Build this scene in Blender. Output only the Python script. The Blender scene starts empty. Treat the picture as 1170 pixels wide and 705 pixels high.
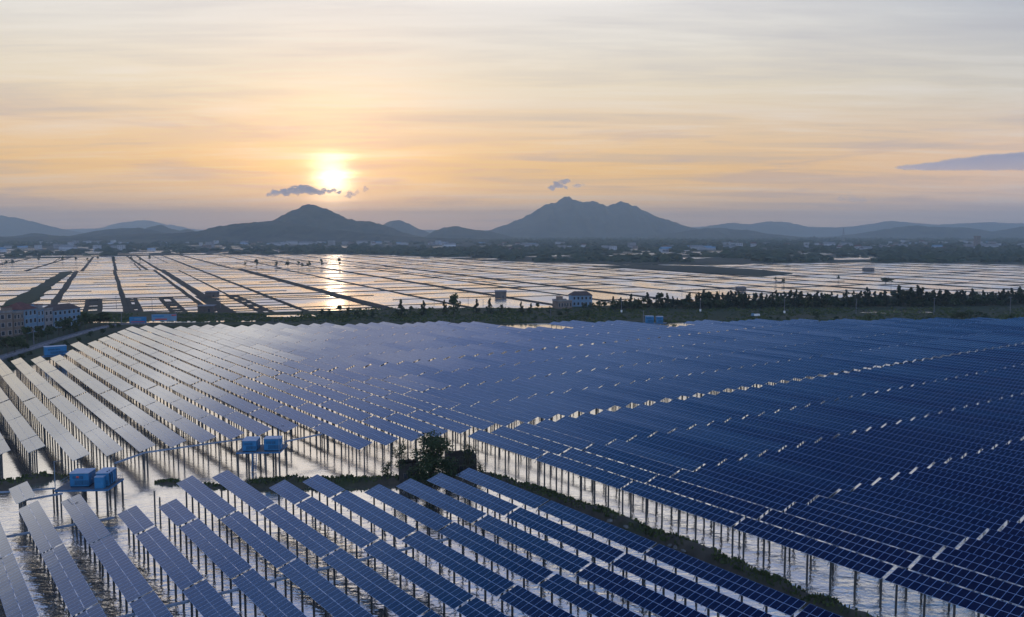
import bpy, math, random, bisect
from mathutils import Vector, Matrix, noise
random.seed(7)
R = math.radians
scene = bpy.context.scene
col = scene.collection

# ------------------------------------------------------------------ camera
CAM_H = 47.6
F_PX, W_PX, H_PX, HORIZON = 994.0, 1170.0, 705.0, 266.0
PITCH = math.atan((H_PX / 2 - HORIZON) / F_PX)
cd = bpy.data.cameras.new('camera')
cam = bpy.data.objects.new('camera', cd)
col.objects.link(cam)
cd.sensor_width = 36.0
cd.lens = 36.0 * F_PX / W_PX
cd.clip_start, cd.clip_end = 1.0, 60000.0
cam.location = (0, 0, CAM_H)
cam.rotation_euler = (R(90) - PITCH, 0, 0)
scene.camera = cam

# ------------------------------------------------------------------ sun, sky, exposure
SUN_AZ, SUN_EL = R(-11.5), R(3.45)          # clockwise from +Y, above the horizon
SUN = Vector((math.sin(SUN_AZ) * math.cos(SUN_EL), math.cos(SUN_AZ) * math.cos(SUN_EL), math.sin(SUN_EL)))
sl = bpy.data.lights.new('sun', 'SUN')
sl.energy, sl.angle, sl.color = 0.02, R(1.0), (1.0, 0.74, 0.50)   # the sun stands behind thin cloud
sun = bpy.data.objects.new('sun', sl)
col.objects.link(sun)
sun.location = SUN * 500 + Vector((0, 0, 200))
sun.rotation_euler = (-SUN).to_track_quat('-Z', 'Y').to_euler()

scene.view_settings.view_transform = 'Standard'
scene.view_settings.look = 'None'
scene.view_settings.exposure = 0.0
scene.view_settings.gamma = 1.0
scene.view_settings.use_curve_mapping = False
scene.render.engine = 'CYCLES'
scene.cycles.use_denoising = True
scene.cycles.max_bounces = 6
scene.cycles.diffuse_bounces = 2
scene.cycles.glossy_bounces = 3
scene.cycles.transparent_max_bounces = 8
scene.cycles.volume_bounces = 4
scene.cycles.sample_clamp_indirect = 4.0


class NT:
    """small helper for node trees"""
    def __init__(self, tree):
        self.t = tree
        self.n = tree.nodes
        self.n.clear()

    def new(self, kind, **kw):
        nd = self.n.new(kind)
        for k, v in kw.items():
            setattr(nd, k, v)
        return nd

    def put(self, sock, v):
        if isinstance(v, bpy.types.NodeSocket):
            self.t.links.new(v, sock)
        else:
            sock.default_value = v

    def math(self, op, a, b=0.0, c=None, clamp=False):
        nd = self.new('ShaderNodeMath', operation=op)
        nd.use_clamp = clamp
        self.put(nd.inputs[0], a)
        self.put(nd.inputs[1], b)
        if c is not None:
            self.put(nd.inputs[2], c)
        return nd.outputs[0]

    def vmath(self, op, a, b=(0, 0, 0)):
        nd = self.new('ShaderNodeVectorMath', operation=op)
        self.put(nd.inputs[0], a)
        self.put(nd.inputs[1], b)
        return nd.outputs['Value'] if op in ('DOT_PRODUCT', 'LENGTH') else nd.outputs[0]

    def mix(self, fac, a, b, blend='MIX'):
        nd = self.new('ShaderNodeMix', data_type='RGBA', blend_type=blend)
        self.put(nd.inputs['Factor'], fac)
        self.put(nd.inputs['A'], a if isinstance(a, bpy.types.NodeSocket) or len(a) == 4 else (*a, 1))
        self.put(nd.inputs['B'], b if isinstance(b, bpy.types.NodeSocket) or len(b) == 4 else (*b, 1))
        nd.clamp_factor = True
        return [o for o in nd.outputs if o.type == 'RGBA'][0]

    def ramp(self, fac, stops, interp='LINEAR'):
        nd = self.new('ShaderNodeValToRGB')
        nd.color_ramp.interpolation = interp
        els = nd.color_ramp.elements
        while len(els) > 1:
            els.remove(els[-1])
        for i, (p, c) in enumerate(stops):
            e = els[0] if i == 0 else els.new(p)
            e.position = p
            e.color = (*c, 1) if len(c) == 3 else c
        self.put(nd.inputs[0], fac)
        return nd.outputs[0]

    def maprange(self, v, a, b, c, d, smooth=False):
        nd = self.new('ShaderNodeMapRange')
        nd.interpolation_type = 'SMOOTHSTEP' if smooth else 'LINEAR'
        for i, x in enumerate((v, a, b, c, d)):
            self.put(nd.inputs[i], x)
        return nd.outputs[0]

    def noise(self, vec, scale, detail=4, rough=0.5, dist=0.0):
        nd = self.new('ShaderNodeTexNoise')
        self.put(nd.inputs['Vector'], vec)
        nd.inputs['Scale'].default_value = scale
        nd.inputs['Detail'].default_value = detail
        nd.inputs['Roughness'].default_value = rough
        nd.inputs['Distortion'].default_value = dist
        return nd.outputs['Fac']


world = bpy.data.worlds.new('World')
scene.world = world
world.use_nodes = True
w = NT(world.node_tree)
tc = w.new('ShaderNodeTexCoord')
d = w.vmath('NORMALIZE', tc.outputs['Generated'])
sep = w.new('ShaderNodeSeparateXYZ')
w.put(sep.inputs[0], d)
el = w.math('MULTIPLY', w.math('ARCSINE', sep.outputs[2]), 57.2958)
flat = w.new('ShaderNodeCombineXYZ')
w.put(flat.inputs[0], sep.outputs[0])
w.put(flat.inputs[1], sep.outputs[1])
side = w.vmath('DOT_PRODUCT', w.vmath('NORMALIZE', flat.outputs[0]), (math.sin(SUN_AZ), math.cos(SUN_AZ), 0))
e90 = w.maprange(el, 0, 90, 0, 1)
deg = lambda x: x / 90.0
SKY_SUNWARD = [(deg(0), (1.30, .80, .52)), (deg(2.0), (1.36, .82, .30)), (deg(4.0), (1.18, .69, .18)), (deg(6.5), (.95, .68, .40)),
               (deg(9), (.90, .77, .56)), (deg(12), (.85, .80, .71)), (deg(14), (.83, .80, .76)), (deg(15.6), (1.15, 1.10, 1.04)), (deg(17.3), (.86, .84, .86)), (deg(19.5), (.34, .39, .58)), (deg(22), (.27, .33, .58)),  # includes a bright band above the view, added to lift panel and water reflections
               (deg(24), (.26, .34, .61)), (deg(26.5), (.15, .25, .54)), (deg(30.5), (.16, .28, .57)), (deg(37), (.03, .13, .35)), (deg(42), (.006, .05, .21)), (deg(50), (.003, .02, .15)), (deg(60), (.003, .014, .09)), (deg(80), (.22, .36, .70))]  # overhead stop brighter than a dusk zenith, unseen, added as fill light
SKY_ASIDE = [(deg(0), (1.10, .82, .70)), (deg(2.0), (1.22, .82, .56)), (deg(4), (1.15, .73, .45)), (deg(6), (.90, .70, .51)), (deg(8), (.72, .67, .57)),
             (deg(11), (.55, .56, .59)), (deg(14), (.43, .48, .57)), (deg(18), (.36, .41, .53)), (deg(24), (.14, .26, .53)),
             (deg(30), (.04, .21, .54)), (deg(37), (.005, .10, .31)), (deg(42), (.003, .042, .19)), (deg(50), (.002, .015, .13)), (deg(60), (.002, .01, .08)), (deg(80), (.22, .36, .70))]  # overhead stop raised the same way, as unseen fill
SKY_BEHIND = [(deg(0), (.78, .90, 1.12)), (deg(8), (.78, .95, 1.22)), (deg(20), (.58, .78, 1.16)), (deg(45), (.28, .45, .84)), (deg(72), (.22, .36, .70))]  # unseen sky raised beyond dusk to add fill light and brighten the haze
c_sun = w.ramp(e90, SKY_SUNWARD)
c_side = w.ramp(e90, SKY_ASIDE)
c_back = w.ramp(e90, SKY_BEHIND)
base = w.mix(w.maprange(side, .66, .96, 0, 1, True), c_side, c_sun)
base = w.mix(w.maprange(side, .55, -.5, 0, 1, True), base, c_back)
# high thin cloud: streaks on a flat layer seen in perspective
zz = w.math('ADD', w.math('MAXIMUM', sep.outputs[2], 0.0), 0.06)
lay = w.new('ShaderNodeCombineXYZ')
w.put(lay.inputs[0], w.math('DIVIDE', sep.outputs[0], zz))
w.put(lay.inputs[1], w.math('DIVIDE', sep.outputs[1], zz))
mp = w.new('ShaderNodeMapping')
mp.inputs['Rotation'].default_value = (0, 0, R(24))
mp.inputs['Scale'].default_value = (0.55, 1.9, 1)
w.put(mp.inputs[0], lay.outputs[0])
n1 = w.noise(mp.outputs[0], 0.75, 7, .58, .5)
mp2 = w.new('ShaderNodeMapping')
mp2.inputs['Rotation'].default_value = (0, 0, R(-38))
mp2.inputs['Scale'].default_value = (0.5, 2.6, 1)
w.put(mp2.inputs[0], lay.outputs[0])
n2 = w.noise(mp2.outputs[0], 2.2, 6, .62, .3)
thin = w.maprange(el, 18, 30, 1, .06, True)
veil = w.math('ADD', w.math('MULTIPLY', w.math('SUBTRACT', n1, .5), 1.5), w.math('MULTIPLY', w.math('SUBTRACT', n2, .5), .55))
grey = w.mix(.8, base, (.44, .43, .48))
base = w.mix(w.math('MULTIPLY', w.math('MULTIPLY', w.maprange(veil, .02, -.30, 0, 1), .50), thin), base, grey)
base = w.mix(w.math('MULTIPLY', w.math('MULTIPLY', w.maprange(veil, .0, .28, 0, 1), .7), thin), base, w.mix(.55, base, (1.0, .95, .90)))
# long flat bars of cloud low over the horizon
bar = w.new('ShaderNodeCombineXYZ')
w.put(bar.inputs[0], w.math('MULTIPLY', w.math('ARCTAN2', sep.outputs[0], sep.outputs[1]), 3.2))
w.put(bar.inputs[1], w.math('MULTIPLY', el, .62))
n3 = w.noise(bar.outputs[0], 1.5, 5, .55, .6)
lowmask = w.math('MULTIPLY', w.maprange(el, .5, 2.5, 0, 1, True), w.maprange(el, 5.0, 9.0, 1, 0, True))
barm = w.math('MULTIPLY', w.maprange(n3, .50, .66, 0, 1, True), lowmask)
base = w.mix(w.math('MULTIPLY', barm, .8), base, w.mix(.5, base, (.52, .42, .46)))
# the glare round the veiled sun
sd = w.vmath('DOT_PRODUCT', d, tuple(SUN))
ang = w.math('MULTIPLY', w.math('ARCCOSINE', w.math('MINIMUM', sd, 1.0)), 57.2958)
ragged = w.math('ADD', ang, w.math('MULTIPLY', w.math('SUBTRACT', n3, .5), 2.6))
g1 = w.math('POWER', 2.718, w.math('MULTIPLY', w.math('POWER', w.math('DIVIDE', w.math('MAXIMUM', ragged, 0.0), 1.08), 2.0), -1.0))
g2 = w.math('POWER', 2.718, w.math('DIVIDE', ang, -3.2))
g3 = w.math('POWER', 2.718, w.math('DIVIDE', ang, -11.0))
streak = w.maprange(n3, .35, .65, 1.25, .65)


def scaled(c, f):
    nd = w.new('ShaderNodeVectorMath', operation='SCALE')
    nd.inputs[0].default_value = c
    w.put(nd.inputs['Scale'], f)
    return nd.outputs[0]


glow = w.vmath('ADD', w.vmath('ADD', scaled((3.8, 3.0, 1.9), g1), scaled((1.02, .53, .23), w.math('MULTIPLY', g2, streak))), scaled((.03, .015, .0), g3))
total = w.vmath('ADD', base, glow)
bg = w.new('ShaderNodeBackground')
w.put(bg.inputs[0], total)
bg.inputs[1].default_value = 1.0
sky = w.new('ShaderNodeTexSky', sky_type='NISHITA')
sky.sun_disc = False
sky.sun_elevation = SUN_EL
sky.sun_rotation = SUN_AZ
sky.air_density, sky.dust_density = 1.0, 2.0
bg2 = w.new('ShaderNodeBackground')
w.put(bg2.inputs[0], sky.outputs[0])
bg2.inputs[1].default_value = 0.008           # dusk: the clear-air part of the sky is faint behind the veil
add = w.new('ShaderNodeAddShader')
w.put(add.inputs[0], bg.outputs[0])
w.put(add.inputs[1], bg2.outputs[0])
wo = w.new('ShaderNodeOutputWorld')
w.put(wo.inputs[0], add.outputs[0])


# ------------------------------------------------------------------ geometry helpers
def ray(px, py):
    a, b = (px - W_PX / 2) / F_PX, -(py - H_PX / 2) / F_PX
    return Vector((a, math.cos(PITCH) + b * math.sin(PITCH), -math.sin(PITCH) + b * math.cos(PITCH)))


def at(px, py, z=0.0):
    """the point of height z seen at pixel px, py of the photograph"""
    r = ray(px, py)
    t = (z - CAM_H) / r.z
    return Vector((r.x * t, r.y * t, z))


def at_dist(px, py, dist):
    r = ray(px, py)
    t = dist / r.y
    return Vector((r.x * t, r.y * t, CAM_H + r.z * t))


class MB:
    def __init__(self):
        self.v, self.f, self.m, self.uv = [], [], [], []

    def face(self, pts, mat=0, uv=None):
        n = len(self.v)
        self.v += [tuple(p) for p in pts]
        self.f.append(tuple(range(n, n + len(pts))))
        self.m.append(mat)
        self.uv.append(uv or [(0, 0)] * len(pts))

    def mesh_faces(self, verts, faces, mat=0):
        n = len(self.v)
        self.v += [tuple(p) for p in verts]
        for f in faces:
            self.f.append(tuple(i + n for i in f))
            self.m.append(mat)
            self.uv.append([(0, 0)] * len(f))

    def box(self, c, s, rz=0.0, mat=0, top=None, M=None, uvtop=None):
        """box centred on c; top = material of the upper face"""
        x, y, z = s[0] / 2, s[1] / 2, s[2] / 2
        co = [(-x, -y, -z), (x, -y, -z), (x, y, -z), (-x, y, -z), (-x, -y, z), (x, -y, z), (x, y, z), (-x, y, z)]
        cs, sn = math.cos(rz), math.sin(rz)
        P = [Vector((c[0] + p[0] * cs - p[1] * sn, c[1] + p[0] * sn + p[1] * cs, c[2] + p[2])) for p in co]
        if M is not None:
            P = [M @ p for p in P]
        for k, q in enumerate(((0, 3, 2, 1), (4, 5, 6, 7), (0, 1, 5, 4), (1, 2, 6, 5), (2, 3, 7, 6), (3, 0, 4, 7))):
            self.face([P[i] for i in q], top if (k == 1 and top is not None) else mat, uvtop if k == 1 else None)

    def tube(self, a, b, ra, rb=None, n=8, mat=0, caps=True):
        a, b = Vector(a), Vector(b)
        rb = ra if rb is None else rb
        ax = (b - a).normalized()
        u = ax.orthogonal().normalized()
        v = ax.cross(u)
        vs = []
        for r, p in ((ra, a), (rb, b)):
            vs += [p + (u * math.cos(2 * math.pi * i / n) + v * math.sin(2 * math.pi * i / n)) * r for i in range(n)]
        fs = [(i, (i + 1) % n, n + (i + 1) % n, n + i) for i in range(n)]
        if caps:
            fs += [tuple(range(n - 1, -1, -1)), tuple(range(n, 2 * n))]
        self.mesh_faces(vs, fs, mat)

    def mesh(self, name, mats, smooth=False):
        me = bpy.data.meshes.new(name)
        me.from_pydata(self.v, [], self.f)
        for m in mats:
            me.materials.append(m)
        me.polygons.foreach_set('material_index', self.m)
        ul = me.uv_layers.new(name='uv')
        ul.data.foreach_set('uv', [c for q in self.uv for p in q for c in p])
        if smooth:
            me.polygons.foreach_set('use_smooth', [True] * len(self.f))
        me.update()
        return me

    def build(self, name, mats, parent=None, smooth=False):
        if not isinstance(mats, (list, tuple)):
            mats = [mats]
        return link(name, self.mesh(name, mats, smooth), parent)


def link(name, data, parent=None):
    o = bpy.data.objects.new(name, data)
    col.objects.link(o)
    if parent is not None:
        o.parent = parent
    return o


def tag(o, label=None, cat=None, group=None, kind=None):
    for k, v in (('label', label), ('category', cat), ('group', group), ('kind', kind)):
        if v:
            o[k] = v
    return o


def thing(name, label, cat, loc=(0, 0, 0), rz=0.0, group=None):
    o = link(name, None)
    o.location = loc
    o.rotation_euler = (0, 0, rz)
    return tag(o, label, cat, group)


def copy_tree(o, parent=None):
    c = o.copy()
    col.objects.link(c)
    c.parent = parent
    for ch in o.children:
        copy_tree(ch, c)
    return c


def structure(o):
    o['kind'] = 'structure'
    return o


def fbm(x, y, z=0.0, oct=4):
    return noise.fractal(Vector((x, y, z)), 1.0, 2.0, oct)


# ------------------------------------------------------------------ materials
def principled(name):
    m = bpy.data.materials.new(name)
    m.use_nodes = True
    t = NT(m.node_tree)
    b = t.new('ShaderNodeBsdfPrincipled')
    o = t.new('ShaderNodeOutputMaterial')
    t.put(o.inputs[0], b.outputs[0])
    return m, t, b


def mottled(name, a, b_, scale, rough=.85, detail=5, bump=0.0, c=None, scale2=None, lo=.35, hi=.65, spec=.3):
    """two or three colours mixed by noise in object space"""
    m, t, b = principled(name)
    tc = t.new('ShaderNodeTexCoord')
    n = t.noise(tc.outputs['Object'], scale, detail, .6)
    cc = t.mix(t.maprange(n, lo, hi, 0, 1), a, b_)
    if c is not None:
        n2 = t.noise(tc.outputs['Object'], scale2 or scale * 4, 4, .6)
        cc = t.mix(t.maprange(n2, .5, .72, 0, 1), cc, c)
    t.put(b.inputs['Base Color'], cc)
    b.inputs['Roughness'].default_value = rough
    b.inputs['Specular IOR Level'].default_value = spec
    if bump:
        bp = t.new('ShaderNodeBump')
        bp.inputs['Strength'].default_value = 1.0
        bp.inputs['Distance'].default_value = bump
        t.put(bp.inputs['Height'], n)
        t.put(b.inputs['Normal'], bp.outputs[0])
    return m


def panel_material():
    m, t, b = principled('solar_glass')
    uv = t.new('ShaderNodeUVMap')
    s = t.new('ShaderNodeSeparateXYZ')
    t.put(s.inputs[0], uv.outputs[0])
    fx, fy = t.math('FRACT', s.outputs[0]), t.math('FRACT', s.outputs[1])
    ex = t.math('SUBTRACT', .5, t.math('ABSOLUTE', t.math('SUBTRACT', fx, .5)))      # distance to the module's edge, in modules
    ey = t.math('MULTIPLY', t.math('SUBTRACT', .5, t.math('ABSOLUTE', t.math('SUBTRACT', fy, .5))), 1.65)
    edge = t.math('MINIMUM', ex, ey)
    frame = t.math('LESS_THAN', edge, .024)
    # cell grid inside the module
    cx, cy = t.math('FRACT', t.math('MULTIPLY', fx, 6)), t.math('FRACT', t.math('MULTIPLY', fy, 10))
    cxe = t.math('SUBTRACT', .5, t.math('ABSOLUTE', t.math('SUBTRACT', cx, .5)))
    cye = t.math('SUBTRACT', .5, t.math('ABSOLUTE', t.math('SUBTRACT', cy, .5)))
    line = t.math('LESS_THAN', t.math('MINIMUM', cxe, cye), .030)
    ids = t.new('ShaderNodeCombineXYZ')
    t.put(ids.inputs[0], t.math('FLOOR', s.outputs[0]))
    t.put(ids.inputs[1], t.math('FLOOR', s.outputs[1]))
    oi = t.new('ShaderNodeObjectInfo')
    t.put(ids.inputs[2], t.math('MULTIPLY', oi.outputs['Random'], 97.0))
    wn = t.new('ShaderNodeTexWhiteNoise', noise_dimensions='3D')
    t.put(wn.inputs[0], ids.outputs[0])
    cell = t.mix(wn.outputs['Value'], (.004, .026, .078), (.009, .042, .110))
    gi = t.new('ShaderNodeNewGeometry')
    cell = t.mix(t.maprange(gi.outputs['Random Per Island'], 0, 1, 0, .55), cell, (.020, .044, .092))
    cell = t.mix(t.math('MULTIPLY', line, .4), cell, (.06, .14, .27))
    cell = t.mix(frame, cell, (.20, .33, .60))
    t.put(b.inputs['Base Color'], cell)
    tcn = t.new('ShaderNodeTexCoord')
    dirt = t.noise(tcn.outputs['Object'], 1.7, 4, .6)
    t.put(b.inputs['Roughness'], t.math('ADD', t.math('MULTIPLY', dirt, .06), t.math('ADD', .035, t.math('MULTIPLY', frame, .25))))
    # deep blue coated glass: almost black face on, a mirror at a glancing angle
    t.put(b.inputs['Metallic'], t.math('SUBTRACT', 1.0, frame))
    b.inputs['IOR'].default_value = 1.5
    b.inputs['Coat Weight'].default_value = 1.0
    b.inputs['Coat IOR'].default_value = 1.6
    b.inputs['Coat Roughness'].default_value = .04
    return m


def water_material(name, silt, mirror_tint2, ripple, dist, mirror=.7, rough=.06):
    """pond water: a ruffled metallic mirror, its pale colours brightening the reflected sky"""
    m, t, b = principled(name)
    geo = t.new('ShaderNodeNewGeometry')
    pos = geo.outputs['Position']
    n = t.noise(pos, .016, 5, .62)
    cc = t.mix(t.maprange(n, .36, .66, 0, 1), silt, mirror_tint2)
    t.put(b.inputs['Base Color'], cc)
    b.inputs['IOR'].default_value = 1.6
    b.inputs['Metallic'].default_value = mirror  # metallic far beyond real water, so the sky comes back brighter
    calm = t.maprange(t.noise(pos, .022, 3, .5), .40, .62, .35, 1.0)
    t.put(b.inputs['Roughness'], t.math('MULTIPLY', calm, rough))
    w1 = t.noise(pos, ripple, 3, .55, .4)
    mpn = t.new('ShaderNodeMapping')
    mpn.inputs['Rotation'].default_value = (0, 0, R(40))
    mpn.inputs['Scale'].default_value = (.35, 1.0, 1)
    t.put(mpn.inputs[0], pos)
    w2 = t.noise(mpn.outputs[0], ripple * .45, 2, .5)
    sp = t.new('ShaderNodeSeparateXYZ')
    t.put(sp.inputs[0], pos)
    lee = t.maprange(sp.outputs[1], 118, 168, 1.9, .32, True)      # ruffled near the camera, sheltered beyond the dike
    h = t.math('MULTIPLY', t.math('MULTIPLY', t.math('ADD', t.math('MULTIPLY', w1, .6), w2), calm), lee)
    bp = t.new('ShaderNodeBump')
    bp.inputs['Strength'].default_value = 1.0
    bp.inputs['Distance'].default_value = dist
    t.put(bp.inputs['Height'], h)
    t.put(b.inputs['Normal'], bp.outputs[0])
    return m


M = {}
M['panel'] = panel_material()
M['alu'] = mottled('frame_metal', (.42, .44, .47), (.55, .57, .60), 3, .45)
M['back'] = mottled('backsheet', (.03, .03, .032), (.05, .05, .05), 2, .7)  # real sheet is white; this near-black stands in for shade under the panels
M['rack'] = mottled('galvanised_rack', (.22, .23, .24), (.33, .34, .35), 1.2, .5)
M['pile'] = mottled('concrete_pile', (.055, .055, .055), (.10, .10, .10), .8, .85)
M['pile_back'] = mottled('concrete_pile_brown', (.13, .115, .10), (.20, .18, .155), .8, .85)
M['tray'] = mottled('blue_grey_tray', (.14, .19, .27), (.20, .26, .34), .6, .5)
M['cabin'] = mottled('blue_paint', (.02, .145, .31), (.03, .19, .39), .7, .45)
M['cabin_dark'] = mottled('blue_louvre', (.005, .025, .06), (.008, .035, .08), 2, .5)
M['cabin_roof'] = mottled('cabin_roof', (.30, .38, .50), (.40, .47, .58), .8, .5)
M['deck'] = mottled('deck_plate', (.06, .08, .11), (.10, .12, .15), .9, .6)
M['deck_blue'] = mottled('deck_edge', (.03, .12, .25), (.045, .15, .30), .8, .5)
M['red'] = mottled('red_sign', (.40, .05, .04), (.5, .07, .05), 2, .6)
M['earth'] = mottled('earth', (.050, .042, .032), (.085, .070, .052), .35, .95, 6, .25, c=(.030, .045, .016), scale2=.12)
M['dike_far'] = mottled('pan_dike', (.026, .024, .020), (.044, .040, .032), .05, .95, 6, 0, c=(.018, .026, .010), scale2=.02)
M['bank'] = mottled('bank_turf', (.018, .032, .011), (.034, .044, .018), .045, .95, 6, .3, c=(.06, .055, .040), scale2=.03)
M['plain'] = mottled('plain', (.018, .030, .018), (.034, .042, .026), .0035, .95, 6, 0, c=(.075, .070, .050), scale2=.006)
M['bed'] = mottled('pond_bed', (.07, .06, .05), (.10, .09, .07), .02, .95)
M['leaf'] = mottled('leaf', (.018, .034, .010), (.045, .065, .020), .5, .7)
M['leaf_far'] = mottled('far_leaf', (.016, .028, .012), (.040, .055, .022), .06, .8)
M['conifer'] = mottled('feathery_leaf', (.014, .026, .014), (.032, .046, .022), .4, .75)
M['bark'] = mottled('bark', (.05, .04, .03), (.09, .075, .06), 2, .9)
M['grass'] = mottled('grass', (.030, .050, .012), (.075, .090, .028), .6, .85)
M['rock'] = mottled('rock', (.10, .10, .10), (.20, .19, .18), .7, .9, 5, .1)
M['brick'] = mottled('ruin_brick', (.028, .026, .024), (.055, .048, .042), 1.2, .95, 6, .1)
M['road'] = mottled('road', (.10, .10, .12), (.15, .15, .17), .2, .9)
M['rail'] = mottled('rail_white', (.20, .21, .25), (.30, .30, .34), .4, .6)
M['wall_brown'] = mottled('wall_brown', (.16, .12, .10), (.23, .18, .15), .3, .9)
M['wall_blue'] = mottled('wall_pale_blue', (.12, .22, .33), (.17, .28, .40), .3, .85)
M['wall_white'] = mottled('wall_white', (.34, .35, .38), (.48, .48, .50), .3, .85)
M['wall_grey'] = mottled('wall_grey', (.20, .20, .22), (.30, .29, .30), .3, .9)
M['roof_red'] = mottled('roof_red', (.10, .045, .04), (.16, .065, .055), .8, .85)
M['roof_grey'] = mottled('roof_grey', (.16, .16, .17), (.26, .25, .25), .5, .85)
M['roof_dull'] = mottled('roof_dull', (.07, .05, .045), (.11, .08, .07), .6, .85)
M['glass'] = mottled('window_glass', (.015, .02, .03), (.03, .035, .05), .5, .15, spec=.6)
M['pole'] = mottled('pole_concrete', (.12, .125, .14), (.18, .18, .20), .6, .8)
M['white'] = mottled('white_paint', (.7, .7, .7), (.8, .8, .8), .6, .6)
M['shed'] = mottled('shed_wall', (.07, .06, .055), (.12, .10, .09), .4, .9)
M['water'] = water_material('pond_water', (.72, .685, .635), (.87, .84, .79), .95, .10, .96, .17)
M['pan'] = water_material('pan_water', (.84, .80, .75), (1.0, .98, .95), .35, .07, .93, .36)
M['forest1'] = mottled('hill_forest', (.010, .017, .010), (.052, .058, .034), .0065, .95, 8, 0, c=(.085, .075, .052), scale2=.003, lo=.40, hi=.60)

# ------------------------------------------------------------------ haze
HX, HY0, HY1, HZ0, HZ1 = 14000, -1500, 19000, -4.0, 480.0
hb = MB()
hb.box((0, (HY0 + HY1) / 2, (HZ0 + HZ1) / 2), (2 * HX, HY1 - HY0, HZ1 - HZ0))
hm = bpy.data.materials.new('haze')
hm.use_nodes = True
ht = NT(hm.node_tree)
pv = ht.new('ShaderNodeVolumePrincipled')
pv.inputs['Color'].default_value = (.72, .89, 1.0, 1)
pv.inputs['Density'].default_value = 1.1e-4
pv.inputs['Anisotropy'].default_value = 0.55
ho = ht.new('ShaderNodeOutputMaterial')
ht.put(ho.inputs['Volume'], pv.outputs[0])
tag(hb.build('haze', hm), kind='stuff')

# ------------------------------------------------------------------ ground, water, banks
g = MB()
X0, X1, Y0, Y1 = -13500, 13500, -1000, 18500
g.face([(X0, Y0, -.9), (X1, Y0, -.9), (X1, Y1, -.9), (X0, Y1, -.9)])
structure(g.build('ground', M['bed']))


def sheet(name, poly, z, mat, skirt=0.0, depth=1.6):
    """a flat patch of land or water; skirt = width of its sloping margin"""
    b = MB()
    b.face([(p[0], p[1], z) for p in poly])
    if skirt:
        n = len(poly)
        area = sum(poly[i][0] * poly[(i + 1) % n][1] - poly[(i + 1) % n][0] * poly[i][1] for i in range(n))
        sg = 1 if area > 0 else -1
        out = []
        for i in range(n):
            a, c, e = Vector(poly[i - 1][:2]), Vector(poly[i][:2]), Vector(poly[(i + 1) % n][:2])
            t = ((c - a).normalized() + (e - c).normalized())
            t = t.normalized() if t.length > 1e-6 else (e - c).normalized()
            out.append(c + Vector((t.y, -t.x)) * sg * skirt)
        for i in range(n):
            j = (i + 1) % n
            b.face([(out[i].x, out[i].y, z - depth), (out[j].x, out[j].y, z - depth), (poly[j][0], poly[j][1], z), (poly[i][0], poly[i][1], z)])
    o = b.build(name, mat)
    return structure(o)


def smooth_line(pts, step, jitter, seed):
    """resample a polyline and let it wander"""
    out = []
    for i in range(len(pts) - 1):
        a, b = Vector(pts[i][:2]), Vector(pts[i + 1][:2])
        n = max(1, int((b - a).length / step))
        nrm = (b - a).normalized()
        nrm = Vector((-nrm.y, nrm.x))
        for k in range(n):
            p = a.lerp(b, k / n)
            out.append(p + nrm * jitter * fbm(p.x / (step * 3), p.y / (step * 3), seed))
    out.append(Vector(pts[-1][:2]))
    return out


sheet('pond_water', [(-900, -120), (900, -120), (900, 562), (-900, 562)], 0.0, M['water'])
# the far bank between the solar field and the salt pans
near_px = [(-260, 470), (-80, 448), (0, 426), (40, 414), (75, 403), (105, 391), (130, 381), (160, 376.5), (220, 374), (300, 373), (400, 372), (480, 370.5), (560, 369.8),
           (640, 369), (740, 369.3), (800, 368), (900, 367), (1000, 366.5), (1100, 366), (1200, 365), (1420, 363.5)]
far_px = [(-260, 352), (-80, 353), (0, 356), (60, 357.2), (100, 357.6), (200, 358), (297, 358.6), (350, 357), (440, 355), (540, 353), (600, 354), (680, 351),
          (750, 348), (830, 345), (900, 343), (1000, 340.5), (1100, 338.5), (1200, 336.5), (1420, 333)]
near_l = smooth_line([at(*p) for p in near_px], 6, 1.6, 1.0)
far_l = smooth_line([at(*p) for p in far_px], 8, 2.5, 2.0)
sheet('far_bank', [tuple(p) for p in near_l] + [tuple(p) for p in reversed(far_l)], .9, M['bank'], 2.5)
# calm brine in the pans, joined under the bank to the pond
lim = [(-1500, 562), (1500, 562), (2400, 1500), (2400, 2700), (-2000, 2700), (-1500, 562)]
sheet('salt_pan_water', [(-1500, 560), (1700, 330), (2600, 1500), (2600, 2900), (-2300, 2900)], .004, M['pan'])
pan_edge_px = [(-320, 300), (-80, 297), (60, 295), (130, 293), (200, 291.5), (300, 290.8), (430, 290.8), (500, 294), (560, 298), (640, 300.5), (700, 302), (800, 303), (860, 301.5),
               (960, 300), (1060, 300.5), (1170, 302.5), (1420, 305)]
edge = smooth_line([at(*p) for p in pan_edge_px], 30, 22, 3.0)
sheet('plain', [tuple(p) for p in edge] + [(13400, 900), (13400, 18400), (-13400, 18400), (-13400, 2300)], .8, M['plain'], 3)
sheet('meadow', [tuple(p) for p in smooth_line([at(*p) for p in [(676, 305), (730, 307), (800, 312), (872, 316), (905, 313), (860, 308), (800, 304.5), (730, 303), (676, 305)]], 25, 8, 4.)][:-1], .85, M['plain'], 2)
sheet('wet_ditch', [tuple(p) for p in smooth_line([at(*p, .9) for p in [(100, 368.6), (160, 368.8), (230, 368.2), (292, 367.4), (292, 366.4), (230, 366.6), (160, 366.9), (100, 367.2)]], 5, 1.0, 8)], .905, M['pan'])
sheet('wet_ditch', [tuple(p) for p in smooth_line([at(*p, .9) for p in [(305, 361.8), (330, 362), (365, 361.2), (365, 359.6), (330, 360.0), (305, 360.4)]], 5, 1.0, 8)], .905, M['pan'])
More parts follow.
